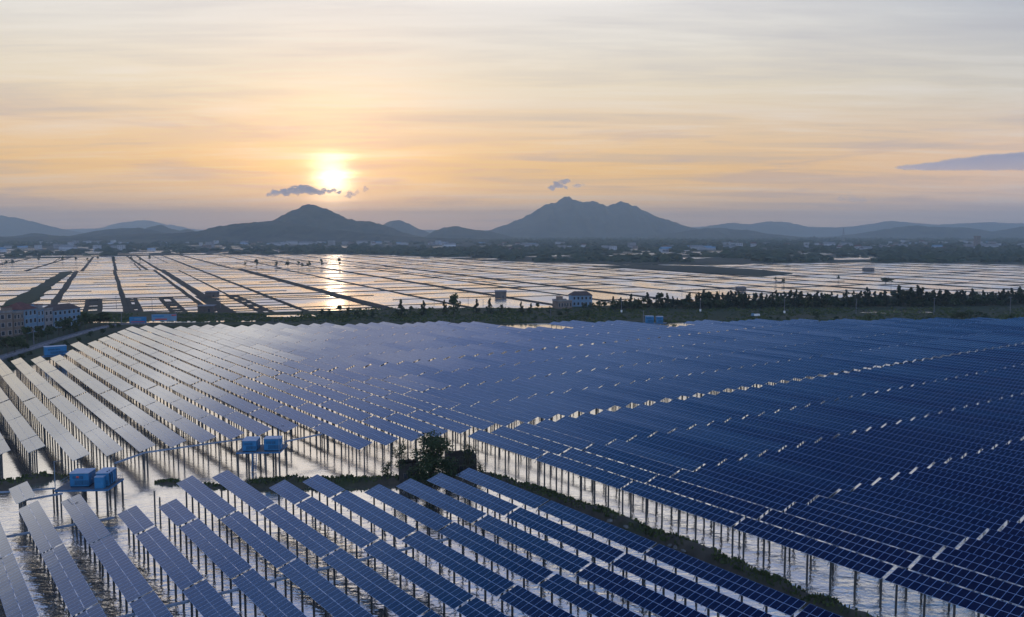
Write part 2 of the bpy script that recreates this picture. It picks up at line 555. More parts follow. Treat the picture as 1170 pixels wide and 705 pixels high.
sheet('bank_pond', [tuple(p) for p in smooth_line([at(*p, .9) for p in [(982, 357.2), (1008, 357.9), (1040, 358), (1068, 357.4), (1060, 355.8), (1030, 354.8), (1000, 355.2)]], 5, 1.2, 9)], .905, M['pan'])

# ------------------------------------------------------------------ salt pans: dikes on their own grid
PB = math.atan((585 - 118) / (F_PX / math.cos(PITCH)))
PP, PQ = Vector((-math.sin(PB), math.cos(PB))), Vector((math.cos(PB), math.sin(PB)))


def pan(p, q):
    return PP * p + PQ * q


def to_pq(v):
    v = Vector((v[0], v[1]))
    return v.dot(PP), v.dot(PQ)


near_pq = sorted((to_pq(v)[1], to_pq(v)[0]) for v in far_l)
far_pq = sorted((to_pq(v)[1], to_pq(v)[0]) for v in edge)


def interp(tab, q):
    i = bisect.bisect(tab, (q, 0))
    i = min(max(i, 1), len(tab) - 1)
    (q0, p0), (q1, p1) = tab[i - 1], tab[i]
    f = 0 if q1 == q0 else min(1, max(0, (q - q0) / (q1 - q0)))
    return p0 + (p1 - p0) * f


dk = MB()


def bund(p0, q0, p1, q1, width, height=.4, wob=.35):
    """an earth bund from one pan corner to another, its edge uneven"""
    a, b = pan(p0, q0), pan(p1, q1)
    L = (b - a).length
    if L < 4:
        return
    n = max(1, int(L / 26))
    t = (b - a) / L
    nr = Vector((-t.y, t.x))
    sec = []
    for i in range(n + 1):
        c = a + t * (L * i / n)
        c = c + nr * wob * 2.2 * fbm(c.x * .012, c.y * .012, 5.)
        hw = width / 2 * (1 + wob * fbm(c.x * .05, c.y * .05, 9.))
        hz = height * (1 + .3 * fbm(c.x * .03, c.y * .03, 2.))
        sec.append([c - nr * (hw + .6), c - nr * hw, c + nr * hw, c + nr * (hw + .6), hz])
    for i in range(n):
        s, e = sec[i], sec[i + 1]
        za, zb = s[4], e[4]
        dk.face([(*s[0], -.3), (*e[0], -.3), (*e[1], zb), (*s[1], za)])
        dk.face([(*s[1], za), (*e[1], zb), (*e[2], zb), (*s[2], za)])
        dk.face([(*s[2], za), (*e[2], zb), (*e[3], -.3), (*s[3], -.3)])


MAJOR = {-32: 4.5, 66: 6.5, 160: 8.5, 268: 6, 364: 7, 482: 7, 585: 6, 690: 6.5, 800: 5, 915: 6, 1040: 6.5, 1180: 6, 1320: 6, 1480: 6}
qs = sorted(list(MAJOR) + [11, 57, 110, 210, 318, 424, 532, 636, 745, 857, 975, 1110, 1250, 1400, -120, -185, -250, -330, -420, -520, -640, -780, -950, -1150])
rq = random.Random(21)
for i, q in enumerate(qs):
    p0 = interp(near_pq, q) - 6
    p1 = interp(far_pq, q) + 6
    wd = MAJOR.get(q, 3.0 if q < 400 else 2.0)
    if q < -50:
        p0, p1, wd = max(p0, 640), p1, 4.0
        bund(p0 + rq.uniform(0, 200), q, 1236, q + rq.uniform(-8, 8), wd)
        bund(1236, q + 30, p1, q + 60, wd)
    elif -50 < q < 400:
        bund(p0, q, 1205, q, wd)
        k = rq.uniform(-8, 8)
        bund(1205, q + k, p1, q + k * 2, max(3.5, wd * .6))
    else:
        bund(p0, q, p1, q + rq.uniform(-5, 5), wd)
for i in range(len(qs) - 1):
    qa, qb = qs[i], qs[i + 1]
    if qb - qa < 15:
        continue
    pn, pf = interp(near_pq, (qa + qb) / 2), interp(far_pq, (qa + qb) / 2)
    if qa >= -50 and qa < 400:
        cross = [692 - max(0, qa - 150) * .03, 1205 - qa * .25, 1500 - qa * .3]
    elif qa < -50:
        cross = [650, 1236, 1560]
    else:
        cross = [pn + 130 + rq.uniform(-15, 15), pn + 330 + rq.uniform(-30, 30), pn + 560 + rq.uniform(-40, 40), pn + 900]
    cross = [c for c in cross if pn < c < pf]
    for c in cross:
        bund(c, qa, c + rq.uniform(-2, 2), qb, rq.choice((3.5, 4.5, 6)) * (.7 if qa >= 400 else 1))
    stops = [pn] + cross + [pf]
    for a, b in zip(stops[:-1], stops[1:]):
        step = (20 if (b - a) < 180 else 44) if qa > -50 else 58
        if a > 1190:
            step = 75
        if qa >= 400:
            step = 54
        n = max(1, int((b - a) / step))
        for k in range(1, n):
            if rq.random() < .12:
                continue
            c = a + (b - a) * (k + rq.uniform(-.2, .2)) / n
            wdt = rq.choice((.7, .9, 1.2, 1.8)) if qa > -50 else rq.uniform(3, 7)
            if a > 1190:
                wdt *= 1.6
            if qa >= 400:
                wdt *= .75
            f0, f1 = (0, 1) if rq.random() < .8 else rq.choice(((0, .5), (.5, 1)))
            bund(c, qa + (qb - qa) * f0, c + rq.uniform(-1.5, 1.5), qa + (qb - qa) * f1, wdt, .32, .2)
        if rq.random() < .25 and b - a > 250:
            m_ = (qa + qb) / 2 + rq.uniform(-8, 8)
            bund(a, m_, b, m_, 1.6, .25)
# the paired banks with small ponds between them at the near end
for qa, qb in ((-12, -4), (14, 19), (36, 43), (62, 69), (84, 90)):
    pn = interp(near_pq, qa)
    bund(pn - 3, qa, 690, qa, 2.2)
    bund(pn - 3, qb, 690, qb, 2.2)
    for k in range(5):
        c = pn + (690 - pn) * (k + rq.uniform(.1, .9)) / 5
        bund(c, qa, c, qb, rq.uniform(6, 16))
structure(dk.build('dike', M['dike_far']))
# overgrown strip beside the canal in the pans
gs = MB()
pts = [pan(640, -62), pan(760, -58), pan(900, -54), pan(1060, -50), pan(1180, -46), pan(1195, -36), pan(1060, -40), pan(900, -43), pan(760, -44), pan(660, -46)]
sheet('canal_bank', [tuple(p) for p in smooth_line(pts + pts[:1], 14, 3, 12.)][:-1], .95, M['bank'], 1.5)

# ------------------------------------------------------------------ hills
def ridge(name, dist, prof, depth, seed, rough=.05, mat='forest1', base_y=None):
    """a range of hills whose skyline passes through the profile, solid fore and aft"""
    pts = [at_dist(px, py, dist) for px, py in prof]
    xs = [p.x for p in pts]
    hs = [max(0, p.z) for p in pts]
    step = max(dist * .0015, 10)
    n = int((xs[-1] - xs[0]) / step)
    nd = 34
    vs, fs = [], []
    for j in range(nd + 1):
        s = j / nd * 2 - 1                       # -1 front foot, 0 crest, 1 back foot
        for i in range(n + 1):
            x = xs[0] + (xs[-1] - xs[0]) * i / n
            k = min(max(bisect.bisect(xs, x), 1), len(xs) - 1)
            f = (x - xs[k - 1]) / max(1e-6, xs[k] - xs[k - 1])
            f = f * f * (3 - 2 * f) * .5 + f * .5
            h = hs[k - 1] + (hs[k] - hs[k - 1]) * f
            sc = max(60, h)
            crest = h * (1 + rough * .5 * fbm(x / (dist * .012), seed, 1.5)) + sc * .045 * fbm(x / (dist * .0045), seed, 3.0, 6)
            sp = .5 + .5 * fbm(x / (sc * 1.1), s * 1.4, seed + 4, 4)
            fall = max(0.0, 1 - abs(s) ** (0.85 + .5 * sp))
            z = crest * fall * (1 - .35 * (1 - sp) * (1 - abs(1 - 2 * abs(s)))) + sc * .11 * (1 - abs(s)) * abs(s) * 4 * fbm(x / (sc * .35), s * 4, seed + 9, 6)
            vs.append((x, dist + depth * s + sc * .25 * fbm(x / (sc * 2), seed, 7), z - 2.0 + (0 if abs(s) < .98 else -2)))
    for j in range(nd):
        for i in range(n):
            a = j * (n + 1) + i
            fs.append((a, a + 1, a + n + 2, a + n + 1))
    b = MB()
    b.mesh_faces(vs, fs)
    return structure(b.build(name, M[mat], smooth=True))


ridge('hill', 4300, [(-60, 268), (-10, 270), (20, 271), (60, 269), (110, 270), (160, 266), (200, 266), (225, 264), (236, 262), (250, 258), (270, 255), (300, 253), (316, 251.5), (326, 253), (345, 257),
                     (380, 262), (420, 266), (470, 270), (520, 272), (560, 273)], 550, 3.1)
ridge('hill', 5300, [(285, 268), (305, 257), (320, 247), (330, 242), (340, 237.5), (348, 234), (355, 233), (362, 234), (372, 238), (385, 244), (398, 249.5), (408, 252.5), (420, 252), (432, 255), (445, 259), (460, 265), (485, 271), (510, 274)], 800, 8.7)
ridge('hill', 5600, [(-120, 270), (-60, 266), (0, 270), (25, 270), (38, 266), (48, 266.5), (62, 271), (78, 270.5), (90, 267), (105, 264.5), (120, 262), (140, 260.5), (158, 260), (172, 262), (190, 267), (215, 270), (260, 272)], 600, 5.5)
ridge('hill', 6800, [(150, 272), (165, 264), (176, 258), (184, 256.5), (194, 261), (206, 263), (214, 261.5), (222, 264), (240, 270), (270, 273)], 650, 2.2)
ridge('hill', 6300, [(470, 274), (486, 270), (497, 263), (508, 259.5), (520, 258), (530, 260), (545, 262.5), (560, 264), (572, 267), (590, 271), (620, 274)], 600, 6.1)
ridge('hill', 9000, [(420, 268), (436, 257), (446, 252.5), (456, 251), (466, 255), (480, 262), (500, 269)], 800, 4.4)
ridge('mountain', 9200, [(530, 273), (555, 264), (575, 257.5), (592, 251), (606, 244), (617, 237), (626, 232.5), (634, 231), (641, 227), (648, 224.3), (655, 227), (664, 229.5), (680, 230.5), (688, 233), (695, 235.2), (702, 232),
                      (710, 229.5), (717, 231), (726, 235.5), (738, 241.5), (750, 247), (762, 250.5), (780, 257), (800, 263), (830, 269)], 1700, 7.7)
ridge('hill', 7000, [(720, 274), (745, 269), (770, 266), (790, 262.5), (806, 260.5), (824, 260.2), (840, 262), (856, 263), (880, 267), (905, 269.5), (930, 272), (960, 274)], 650, 9.3)
ridge('hill', 13500, [(740, 268), (790, 262), (815, 257), (838, 254.5), (856, 256), (880, 252.5), (900, 254), (925, 259), (950, 260), (975, 258.5), (1000, 255), (1018, 252), (1040, 254), (1070, 256.5), (1100, 255), (1130, 253.5),
                      (1160, 255), (1200, 254), (1260, 260), (1330, 266)], 1500, 1.9)
ridge('hill', 7800, [(940, 274), (965, 270), (990, 265.5), (1015, 261), (1032, 258.5), (1045, 257), (1060, 258.5), (1085, 259.5), (1105, 259.5), (1120, 262), (1136, 266), (1150, 262), (1170, 258.5), (1200, 256), (1240, 261), (1300, 270)], 900, 3.7)
ridge('hill', 11500, [(-260, 250), (-140, 243), (-60, 244), (-20, 243), (0, 246), (25, 250), (50, 257), (75, 263), (100, 269), (130, 272)], 1300, 5.9)
ridge('hill', 16500, [(-600, 262), (-300, 258), (60, 262), (110, 261), (140, 254), (165, 251), (190, 256), (225, 262), (300, 263), (420, 262), (560, 263), (760, 260), (860, 257), (900, 259), (1000, 260), (1200, 258), (1500, 262), (1800, 262)], 1100, 8.2)

# ------------------------------------------------------------------ the solar field
S = 43.5                                    # metres from the camera down to the panels' low edges
A = R(35.85)
U, V = Vector((-math.sin(A), math.cos(A))), Vector((math.cos(A), math.sin(A)))
RZ = R(90) + A                              # a table's own x runs along its row, away from the camera
ROW0, ROW = .354 * S, .1388 * S
PITCH_U = 24.03
N_MOD, MOD_W = 23, 1.023
MOD_HS = {'near': 1.46, 'main': 1.63, 'middle': 1.60, 'far': 1.60}      # the modules this side of the dike are shorter
Z_LOW, TILT = 4.1, R(18.0)
GAP_M = .03


def lattice(u, v, z=0.0):
    p = U * u + V * v
    return Vector((p.x, p.y, z))


def tilt_matrix(tilt, zlow):
    """table space: x along the row, s up the slope, n off the glass"""
    c, s = math.cos(tilt), math.sin(tilt)
    return Matrix(((1, 0, 0, 0), (0, -c, s, 0), (0, s, c, zlow), (0, 0, 0, 1)))


def slab(b, x0, x1, s0, s1, T, cols, thick=.04):
    """one strip of modules (cols of them) between slope distances s0 and s1"""
    P = lambda x, s, n: T @ Vector((x, s, n))
    q = [P(x0, s0, 0), P(x1, s0, 0), P(x1, s1, 0), P(x0, s1, 0)]
    l = [P(x0, s0, -thick), P(x1, s0, -thick), P(x1, s1, -thick), P(x0, s1, -thick)]
    # (x, slope) is left-handed seen from above, so wind the other way round
    b.face([q[3], q[2], q[1], q[0]], 0, [(0, 1), (cols, 1), (cols, 0), (0, 0)])
    b.face([l[0], l[1], l[2], l[3]], 2)
    for i in range(4):
        j = (i + 1) % 4
        b.face([q[i], q[j], l[j], l[i]], 1)


PM = [M['panel'], M['alu'], M['back']]


def post_spots(n):
    L = n * MOD_W
    k = 7 if n > 18 else 4 if n > 9 else 3
    return [.8 + (L - 1.6) * i / (k - 1) for i in range(k)]


def rack_mesh(n, T, mh, name='rack_frame'):
    b = MB()
    sl = 2 * mh + GAP_M
    L = n * MOD_W
    for s in (.3, mh - .35, mh + .4, sl - .3):
        a, c = T @ Vector((0.05, s, -.10)), T @ Vector((L - .05, s, -.10))
        b.tube(a, c, .045, n=4)
    for x in post_spots(n):
        b.tube(T @ Vector((x, .05, -.21)), T @ Vector((x, sl - .05, -.21)), .07, n=4)
        b.tube(T @ Vector((x, 1.9, -.21)), T @ Vector((x, .75, -.21)) + Vector((0, 0, -1.1)), .05, n=4)
    return b.mesh(name, [M['rack']])


def post_slopes(mh):
    return (mh * .98,)                       # one row of piles, under the middle of the slope


def post_mesh(top, n=8, rad=.13, mat='pile'):
    b = MB()
    b.tube((0, 0, -1.2), (0, 0, top), rad, rad, n=n)
    return b.mesh('post', [M[mat]])


rt = random.Random(5)
T0 = tilt_matrix(TILT, Z_LOW)
# variants of slope: (tilt, height) pairs shared by the tables
VAR = []
for i in range(9):
    VAR.append((TILT + R((i % 3 - 1) * .8 + rt.uniform(-.3, .3)), Z_LOW + (i // 3 - 1) * .06))
mesh_cache = {}


def cached(key, fn):
    if key not in mesh_cache:
        mesh_cache[key] = fn()
    return mesh_cache[key]


def module_mesh(mh):
    b = MB()
    T = Matrix.Identity(4)
    x0, x1, s0, s1 = -MOD_W / 2 + .006, MOD_W / 2 - .006, -mh / 2 + .006, mh / 2 - .006
    q = [Vector((x0, -s0, 0)), Vector((x1, -s0, 0)), Vector((x1, -s1, 0)), Vector((x0, -s1, 0))]
    l = [p + Vector((0, 0, -.04)) for p in q]
    b.face([q[3], q[2], q[1], q[0]], 0, [(0, 1), (1, 1), (1, 0), (0, 0)])
    b.face(l, 2)
    for i in range(4):
        j = (i + 1) % 4
        b.face([q[i], q[j], l[j], l[i]], 1)
    return b.mesh('solar_module', PM)


MODULE = {mh: module_mesh(mh) for mh in set(MOD_HS.values())}


def bank_mesh(n, T, k, mh):
    b = MB()
    s0 = 0 if k == 0 else mh + GAP_M
    slab(b, 0, n * MOD_W, s0, s0 + mh, T, n)
    return b.mesh('panel_bank', PM)


def far_mesh(n, T, mh):
    b = MB()
    slab(b, 0, n * MOD_W, 0, mh, T, n)
    slab(b, 0, n * MOD_W, mh + GAP_M, 2 * mh + GAP_M, T, n)
    for x in post_spots(n):
        for s in post_slopes(mh):
            p = T @ Vector((x, s, -.1))
            b.tube((p.x, p.y, -1), p, .15, n=5, mat=3, caps=False)
    return b


def far_limit(k):
    """how far from the camera row k reaches, in metres along the row"""
    if k <= 2:
        u = 8.037
    elif k <= 5:
        u = 7.761
    elif k <= 6:
        u = 8.037
    elif k <= 8:
        u = 8.589
    elif k <= 9:
        u = 8.865
    elif k <= 10:
        u = 9.141
    elif k <= 11:
        u = 9.417
    elif k <= 14:
        u = 9.693
    elif k <= 18:
        u = 9.417
    elif k <= 22:
        u = 9.141
    elif k <= 25:
        u = 8.865
    elif k <= 29:
        u = 8.589
    elif k <= 33:
        u = 8.313
    elif k <= 35:
        u = 8.037
    elif k <= 37:
        u = 7.209
    elif k <= 39:
        u = 6.933
    elif k <= 42:
        u = 7.485
    else:
        u = 7.05 - .083 * (k - 45.5)
        u = 6.381 + .276 * round((u - 6.381) / .276) - (.552 if k in (46, 47, 48) else 0)
    return u * S


specs = []                                   # (row, zone, index in zone, near end, modules)
for k in range(-2, 80):
    rows = []
    if k <= 11:                              # this side of the dike
        far0 = {2: 142.6, 3: 142.6, 6: 142.5, 7: 142.5}.get(k)
        j = 0
        if k == 0:
            rows.append(('near', 157.6, 10))
        if far0:
            rows.append(('near', far0 - 11 * MOD_W, 11))
            j = 1
        elif k >= 8:
            j = 1
        while True:
            ne = 154.6 - PITCH_U * j - N_MOD * MOD_W
            if ne + 23 < 22:
                break
            rows.append(('near', ne, N_MOD))
            j += 1
    if k >= 14:
        j = 0
        while True:
            fe = 154.6 - PITCH_U * j
            if fe < 26:
                break
            if fe <= far_limit(k) + 2:
                rows.append(('main', fe - N_MOD * MOD_W, N_MOD))
            j += 1
        if far_limit(k) < 156:
            pass
    j0 = 2 if k <= 1 else 1 if k <= 9 else 0
    if k <= 1:
        rows.append(('middle', 157.5 + PITCH_U * 1.5 + .2, 11))
    for j in range(j0, 4):
        ne = 157.5 + PITCH_U * j
        if ne + 20 < far_limit(k):
            rows.append(('middle', ne, N_MOD))
        elif ne + 10 < far_limit(k):
            rows.append(('middle', ne, 11))
    for j in range(0, 9):
        ne = 254.5 + PITCH_U * j
        if ne + 20 < far_limit(k):
            rows.append(('far', ne, N_MOD))
        elif ne + 10 < far_limit(k):
            rows.append(('far', ne, 11))
    for z in ('near', 'main', 'middle', 'far'):
        zr = sorted([r for r in rows if r[0] == z], key=lambda r: -r[1] if z in ('near', 'main') else r[1])
        for i, r in enumerate(zr):
            specs.append((k, z, i, r[1], r[2]))


def frame_xy(p):
    """picture position of a point, in pixels of the photograph"""
    dx, dy, dz = p.x, p.y, p.z - CAM_H
    f = dy * math.cos(PITCH) - dz * math.sin(PITCH)
    up = dy * math.sin(PITCH) + dz * math.cos(PITCH)
    if f < 1:
        return None
    return W_PX / 2 + F_PX * dx / f, H_PX / 2 - F_PX * up / f


tables = []
for k, z, i, ne, n in specs:
    v = ROW0 + ROW * k
    mid = lattice(ne + n * MOD_W / 2, v + 1.6, Z_LOW)
    ends = [frame_xy(lattice(ne + a, v + b_, Z_LOW)) for a in (0, n * MOD_W / 2, n * MOD_W) for b_ in (0, 3.2)]
    seen = any(e and -4 < e[0] < W_PX + 4 and 0 < e[1] < H_PX + 4 for e in ends)
    wide = any(e and -220 < e[0] < W_PX + 220 and 0 < e[1] < H_PX + 260 for e in ends)
    if wide:
        tables.append([(mid - Vector((0, 0, CAM_H))).length, seen, k, z, i, ne, n, v])
tables.sort(key=lambda t: (not t[1], t[0]))
ORD = ['zeroth', 'first', 'second', 'third', 'fourth', 'fifth', 'sixth', 'seventh', 'eighth', 'ninth', 'tenth', 'eleventh', 'twelfth', 'thirteenth', 'fourteenth',
       'fifteenth', 'sixteenth', 'seventeenth', 'eighteenth', 'nineteenth', 'twentieth']
for a, b_ in (('twenty', 20), ('thirty', 30), ('forty', 40), ('fifty', 50), ('sixty', 60)):
    while len(ORD) <= b_:
        ORD.append({20: 'twentieth', 30: 'thirtieth', 40: 'fortieth', 50: 'fiftieth', 60: 'sixtieth'}[b_])
    for i in range(1, 10):
        ORD.append(a + '-' + ORD[i])
order_seen = {}
first_row = {}
for t in tables:
    if t[1]:
        order_seen.setdefault((t[2], t[3]), []).append((t[5], t[4]))
for key in order_seen:
    order_seen[key].sort(reverse=key[1] in ('near', 'main'))
    first_row[key[1]] = min(first_row.get(key[1], 999), key[0])


def table_label(k, z, ne, n):
    idx = [a for a, _ in order_seen[(k, z)]].index(ne) + 1
    size = 'short blue panel table' if n < 20 else 'long blue panel table'
    row = ORD[k - first_row[z] + 1]
    if z == 'near':
        return f'{size}, {ORD[idx]} from far end, {row} row this side of the dike'
    if z == 'main':
        return f'{size} behind the dike, {row} row back, {ORD[idx]} from the cross gap'
    if z == 'middle':
        return f'{size} between both cross gaps, {row} row from roadside, {ORD[idx]} along'
    return f'{size} past the second cross gap, {row} row from roadside, {ORD[idx]} along'


GROUP = {'near': 'panel tables this side of the dike', 'main': 'panel tables behind the dike channel',
         'middle': 'panel tables between the two cross gaps', 'far': 'panel tables beyond the second cross gap'}
stuff = MB()
for rank, (dist, seen, k, z, i, ne, n, v) in enumerate(tables):
    wave = fbm(ne * .012, v * .02, 3.3)
    vi = min(8, max(0, int((wave + 1) * 4.5 + rt.uniform(-1.2, 1.2))))
    T = tilt_matrix(*VAR[vi])
    mh = MOD_HS[z]
    loc = lattice(ne, v)
    rz = RZ + R(rt.uniform(-.12, .12))
    if not seen or rank >= 300:
        b = far_mesh(n, T, mh)
        Mx = Matrix.Translation(loc) @ Matrix.Rotation(rz, 4, 'Z')
        nb = len(stuff.v)
        stuff.v += [tuple(Mx @ Vector(p)) for p in b.v]
        stuff.f += [tuple(q + nb for q in f) for f in b.f]
        stuff.m += b.m
        stuff.uv += [[(c[0] + rank * 31, c[1] + (rank % 7) * 2) for c in q] for q in b.uv]
        continue
    lab = table_label(k, z, ne, n)
    if rank >= 120:
        o = link('solar_table', cached(('far', n, vi, mh), lambda: far_mesh(n, T, mh).mesh('solar_table', PM + [M['pile']])))
        o.location, o.rotation_euler = loc, (0, 0, rz)
        tag(o, lab, 'solar table', GROUP[z])
        continue
    root = thing('solar_table', lab, 'solar table', loc, rz, GROUP[z])
    link('rack_frame', cached(('rack', n, vi, mh), lambda: rack_mesh(n, T, mh)), root)
    for s in post_slopes(mh):
        for x in post_spots(n):
            p = T @ Vector((x, s, -.2))
            o = link('post', cached(('post', vi, s, rank < 60), lambda: post_mesh(p.z, 10 if rank < 60 else 6, .15, 'pile')), root)
            o.location = (p.x, p.y, 0)
    if rank < 34:
        for r_ in (0, 1):
            for c in range(n):
                o = link('solar_module', MODULE[mh], root)
                o.location = T @ Vector((MOD_W * (c + .5), (mh + GAP_M) * r_ + mh / 2, 0))
                o.rotation_euler = (-VAR[vi][0] + R(rt.uniform(-.22, .22)), R(rt.uniform(-.2, .2)), 0)
    else:
        for r_ in (0, 1):
            link('panel_bank', cached(('bank', n, vi, r_, mh), lambda: bank_mesh(n, T, r_, mh)), root)
if stuff.v:
    tag(stuff.build('solar_field', PM + [M['pile']]), kind='stuff')
print('tables', len(tables), 'seen', sum(t[1] for t in tables))

# ------------------------------------------------------------------ trees and shrubs
def leaf_quads(b, c, r, n, size, rnd, mat=0, hollow=.35):
    """n leaf sprays scattered through an ellipsoid, thicker towards its shell"""
    for _ in range(n):
        while True:
            p = Vector((rnd.uniform(-1, 1), rnd.uniform(-1, 1), rnd.uniform(-1, 1)))
            if hollow < p.length < 1:
                break
        q = Vector((c[0] + p.x * r[0], c[1] + p.y * r[1], c[2] + p.z * r[2]))
        a = Vector((rnd.gauss(0, 1), rnd.gauss(0, 1), rnd.gauss(0, .7))).normalized()
        e = a.orthogonal().normalized()
        e = (e + a.cross(e) * rnd.uniform(-1, 1)).normalized()
        s = size * rnd.uniform(.6, 1.3)
        b.face([q - a * s * .6, q + e * s * .34, q + a * s * .6, q - e * s * .34], mat)


def tree_meshes(seed, h, kind='broad', leaves=260, leaf=.7, nb=None, low=.3):
    rnd = random.Random(seed)
    t, c = MB(), MB()
    lean = Vector((rnd.uniform(-.06, .06), rnd.uniform(-.06, .06), 0)) * h
    th = h * (.42 if kind == 'broad' else .8)
    tip = Vector((lean.x, lean.y, th))
    t.tube((0, 0, -.4), tip * .5, .028 * h, .02 * h, n=6, caps=False)
    t.tube(tip * .5, tip, .02 * h, .009 * h, n=6, caps=False)
    if kind == 'broad':
        nb = nb or rnd.randint(8, 12)
        for i in range(nb):
            a = 2.4 * i + rnd.uniform(-.4, .4)
            zz = h * rnd.uniform(low, .90)
            rr = h * rnd.uniform(.05, .34) * (1.25 - zz / h * .8)
            p = Vector((math.cos(a) * rr + lean.x, math.sin(a) * rr + lean.y, zz))
            t.tube(tip * rnd.uniform(.55, .95), p, .011 * h, .004 * h, n=4, caps=False)
            leaf_quads(c, p, (h * rnd.uniform(.12, .2), h * rnd.uniform(.12, .2), h * rnd.uniform(.08, .15)), int(leaves / nb), leaf, rnd, hollow=.2)
    else:
        for i in range(9):
            f = i / 8
            a = rnd.uniform(0, 6.28)
            zz = h * (.08 + .88 * f)
            rr = h * (.26 * (1 - f) + .06) * rnd.uniform(.5, 1.2)
            p = Vector((math.cos(a) * rr * .7 + lean.x * f, math.sin(a) * rr * .7 + lean.y * f, zz))
            t.tube(Vector((lean.x * f, lean.y * f, zz - h * .08)), p, .007 * h, .003 * h, n=4, caps=False)
            leaf_quads(c, p, (rr, rr, h * .10), int(leaves / 9), leaf, rnd, hollow=.1)
    return t, c


def tree_proto(name, seed, h, kind, leaves, leaf, mat, trunk='bark', nb=None, low=.3):
    t, c = tree_meshes(seed, h, kind, leaves, leaf, nb, low)
    return t.mesh('trunk', [M[trunk]]), c.mesh('crown', [M[mat]]), h


def plant(proto, loc, h, label, group, cat='tree', name='tree', rz=None, squash=1.0):
    tm, cm, h0 = proto
    o = thing(name, label, cat, loc, rt.uniform(0, 6.28) if rz is None else rz, group)
    s = h / h0
    o.scale = (s * squash, s * squash, s)
    link('trunk', tm, o)
    link('crown', cm, o)
    return o


BROAD = [tree_proto('b', 40 + i, 7, 'broad', 210, 1.0, 'leaf') for i in range(5)]
SPIRE = [tree_proto('s', 60 + i, 9, 'spire', 300, 1.15, 'conifer') for i in range(6)]
SHRUB = [tree_proto('h', 80 + i, 2.6, 'broad', 130, .6, 'leaf') for i in range(3)]


def spot(px, py, z=.9):
    return at(px, py, z)


# trees along the far bank, read off one by one from west to east
lone = [(388, 362, 7.0), (398, 362, 5.5), (408, 362, 4.5), (416, 363, 4.0), (459, 362, 9.5), (470, 361, 6.0), (484, 360, 8.0), (507, 358, 7.5), (519, 361, 12.5), (544, 358, 8.0), (560, 358, 8.5), (573, 357, 5.0),
        (595, 358, 6.5), (606, 358, 5.5), (614, 358, 6.0), (628, 358, 4.0), (368, 362, 4.5), (376, 363, 5.2), (426, 364, 4.6), (345, 362, 3.2), (582, 359, 4.2)]
for i, (px, py, h) in enumerate(lone):
    pr = (BROAD if i % 3 == 2 or px < 420 else SPIRE)[i % 5]
    big = px == 519
    plant(pr if not big else BROAD[1], spot(px, py), h, 'tallest dark bushy tree standing alone on the bank before the pans' if big else
          'dark ragged tree on the green bank in front of the salt pans', None if big else 'scattered trees along the bank', squash=.85 if not big else .8)
rl = random.Random(11)
n_row = 0
for px in [700 + 3.9 * i for i in range(124)]:
    x = px + rl.uniform(-1.5, 1.5)
    if x > 1185:
        break
    base_y = 352.5 - (x - 700) * .0105 + rl.uniform(-1.2, 1.4)
    if x < 755 and rl.random() < .35:
        continue
    h = rl.uniform(5.5, 9.5) + (3.5 if 1020 < x < 1060 else 0) + (1.6 if x > 1110 else 0)
    plant(rl.choice(SPIRE if rl.random() < .75 else BROAD), spot(x, base_y), h, 'dark feathery tree in the dense tree belt along the far bank', 'trees in the belt along the far bank', squash=rl.uniform(.8, 1.15))
    n_row += 1
    if rl.random() < .95:
        plant(rl.choice(SHRUB), spot(x + rl.uniform(-2, 2), base_y + rl.uniform(-1.5, 1.2)), rl.uniform(3.2, 5.6), 'low dark undergrowth bush at the foot of the tree belt', 'undergrowth along the tree belt', 'bush', 'bush', squash=1.5)
    if rl.random() < .55 and x > 780:
        plant(rl.choice(SPIRE), spot(x + rl.uniform(-3, 3), base_y - rl.uniform(2, 5)), rl.uniform(6, 9), 'dark feathery tree in the dense tree belt along the far bank', 'trees in the belt along the far bank', squash=rl.uniform(.9, 1.2))
for px, py, h in [(700, 356, 4), (708, 354, 5), (716, 354, 6), (684, 353, 5), (690, 352, 6), (677, 353, 4.5), (668, 354, 4), (752, 365, 2.2), (648, 361, 4.2), (672, 365, 4.8), (639, 362, 3.6), (612, 366, 2.4), (932, 367, 5.2), (956, 367, 3.2), (889, 367, 2.6),
                 (900, 366, 2.4), (994, 366, 2.6), (1062, 366, 3.2), (1093, 366, 4.6), (1100, 366, 5.2), (1108, 366, 5.4), (1117, 366, 5), (1126, 366, 4.4), (1155, 365, 3.4), (1088, 366, 3), (880, 365, 2)]:
    plant(rl.choice(SHRUB if h < 4 else BROAD), spot(px, py), h, 'low dark bush on the grassy far bank beside the panels', 'bushes on the far bank', 'bush', 'bush', squash=1.35)
# trees in front of the houses by the road
for px, py, h in [(2, 402, 6.5), (9, 404, 7), (17, 402, 6.2), (24, 399, 5.5), (32, 396, 8.2), (28, 402, 5.0), (38, 393, 5.2), (44, 391, 6.8), (48, 389, 5), (55, 388, 7), (61, 386, 5.5), (67, 383.5, 7), (73, 382, 7.4), (79, 381, 7.2), (85, 379, 6), (92, 376.5, 7),
                 (98, 375, 8), (103, 374, 6.5), (-6, 405, 7), (13, 399, 5), (108, 372, 6.0), (114, 371, 5.0), (88, 381, 3.4)]:
    plant(rl.choice(BROAD), spot(px, py), h, 'dark leafy tree between the houses and the roadside wall', 'roadside trees by the houses')
for px, py, h in [(118, 372, 7.0), (75, 396, 2.6), (90, 391, 2.6), (104, 386, 3), (117, 382, 3), (127, 377, 3.4), (135, 375, 2.8), (60, 398, 2.2), (24, 412, 2.6), (34, 408, 2.4), (12, 416, 2.6)]:
    plant(rl.choice(SHRUB), spot(px, py), h, 'low scrubby bush on the verge between road and panels', 'verge bushes', 'bush', 'bush', squash=1.3)
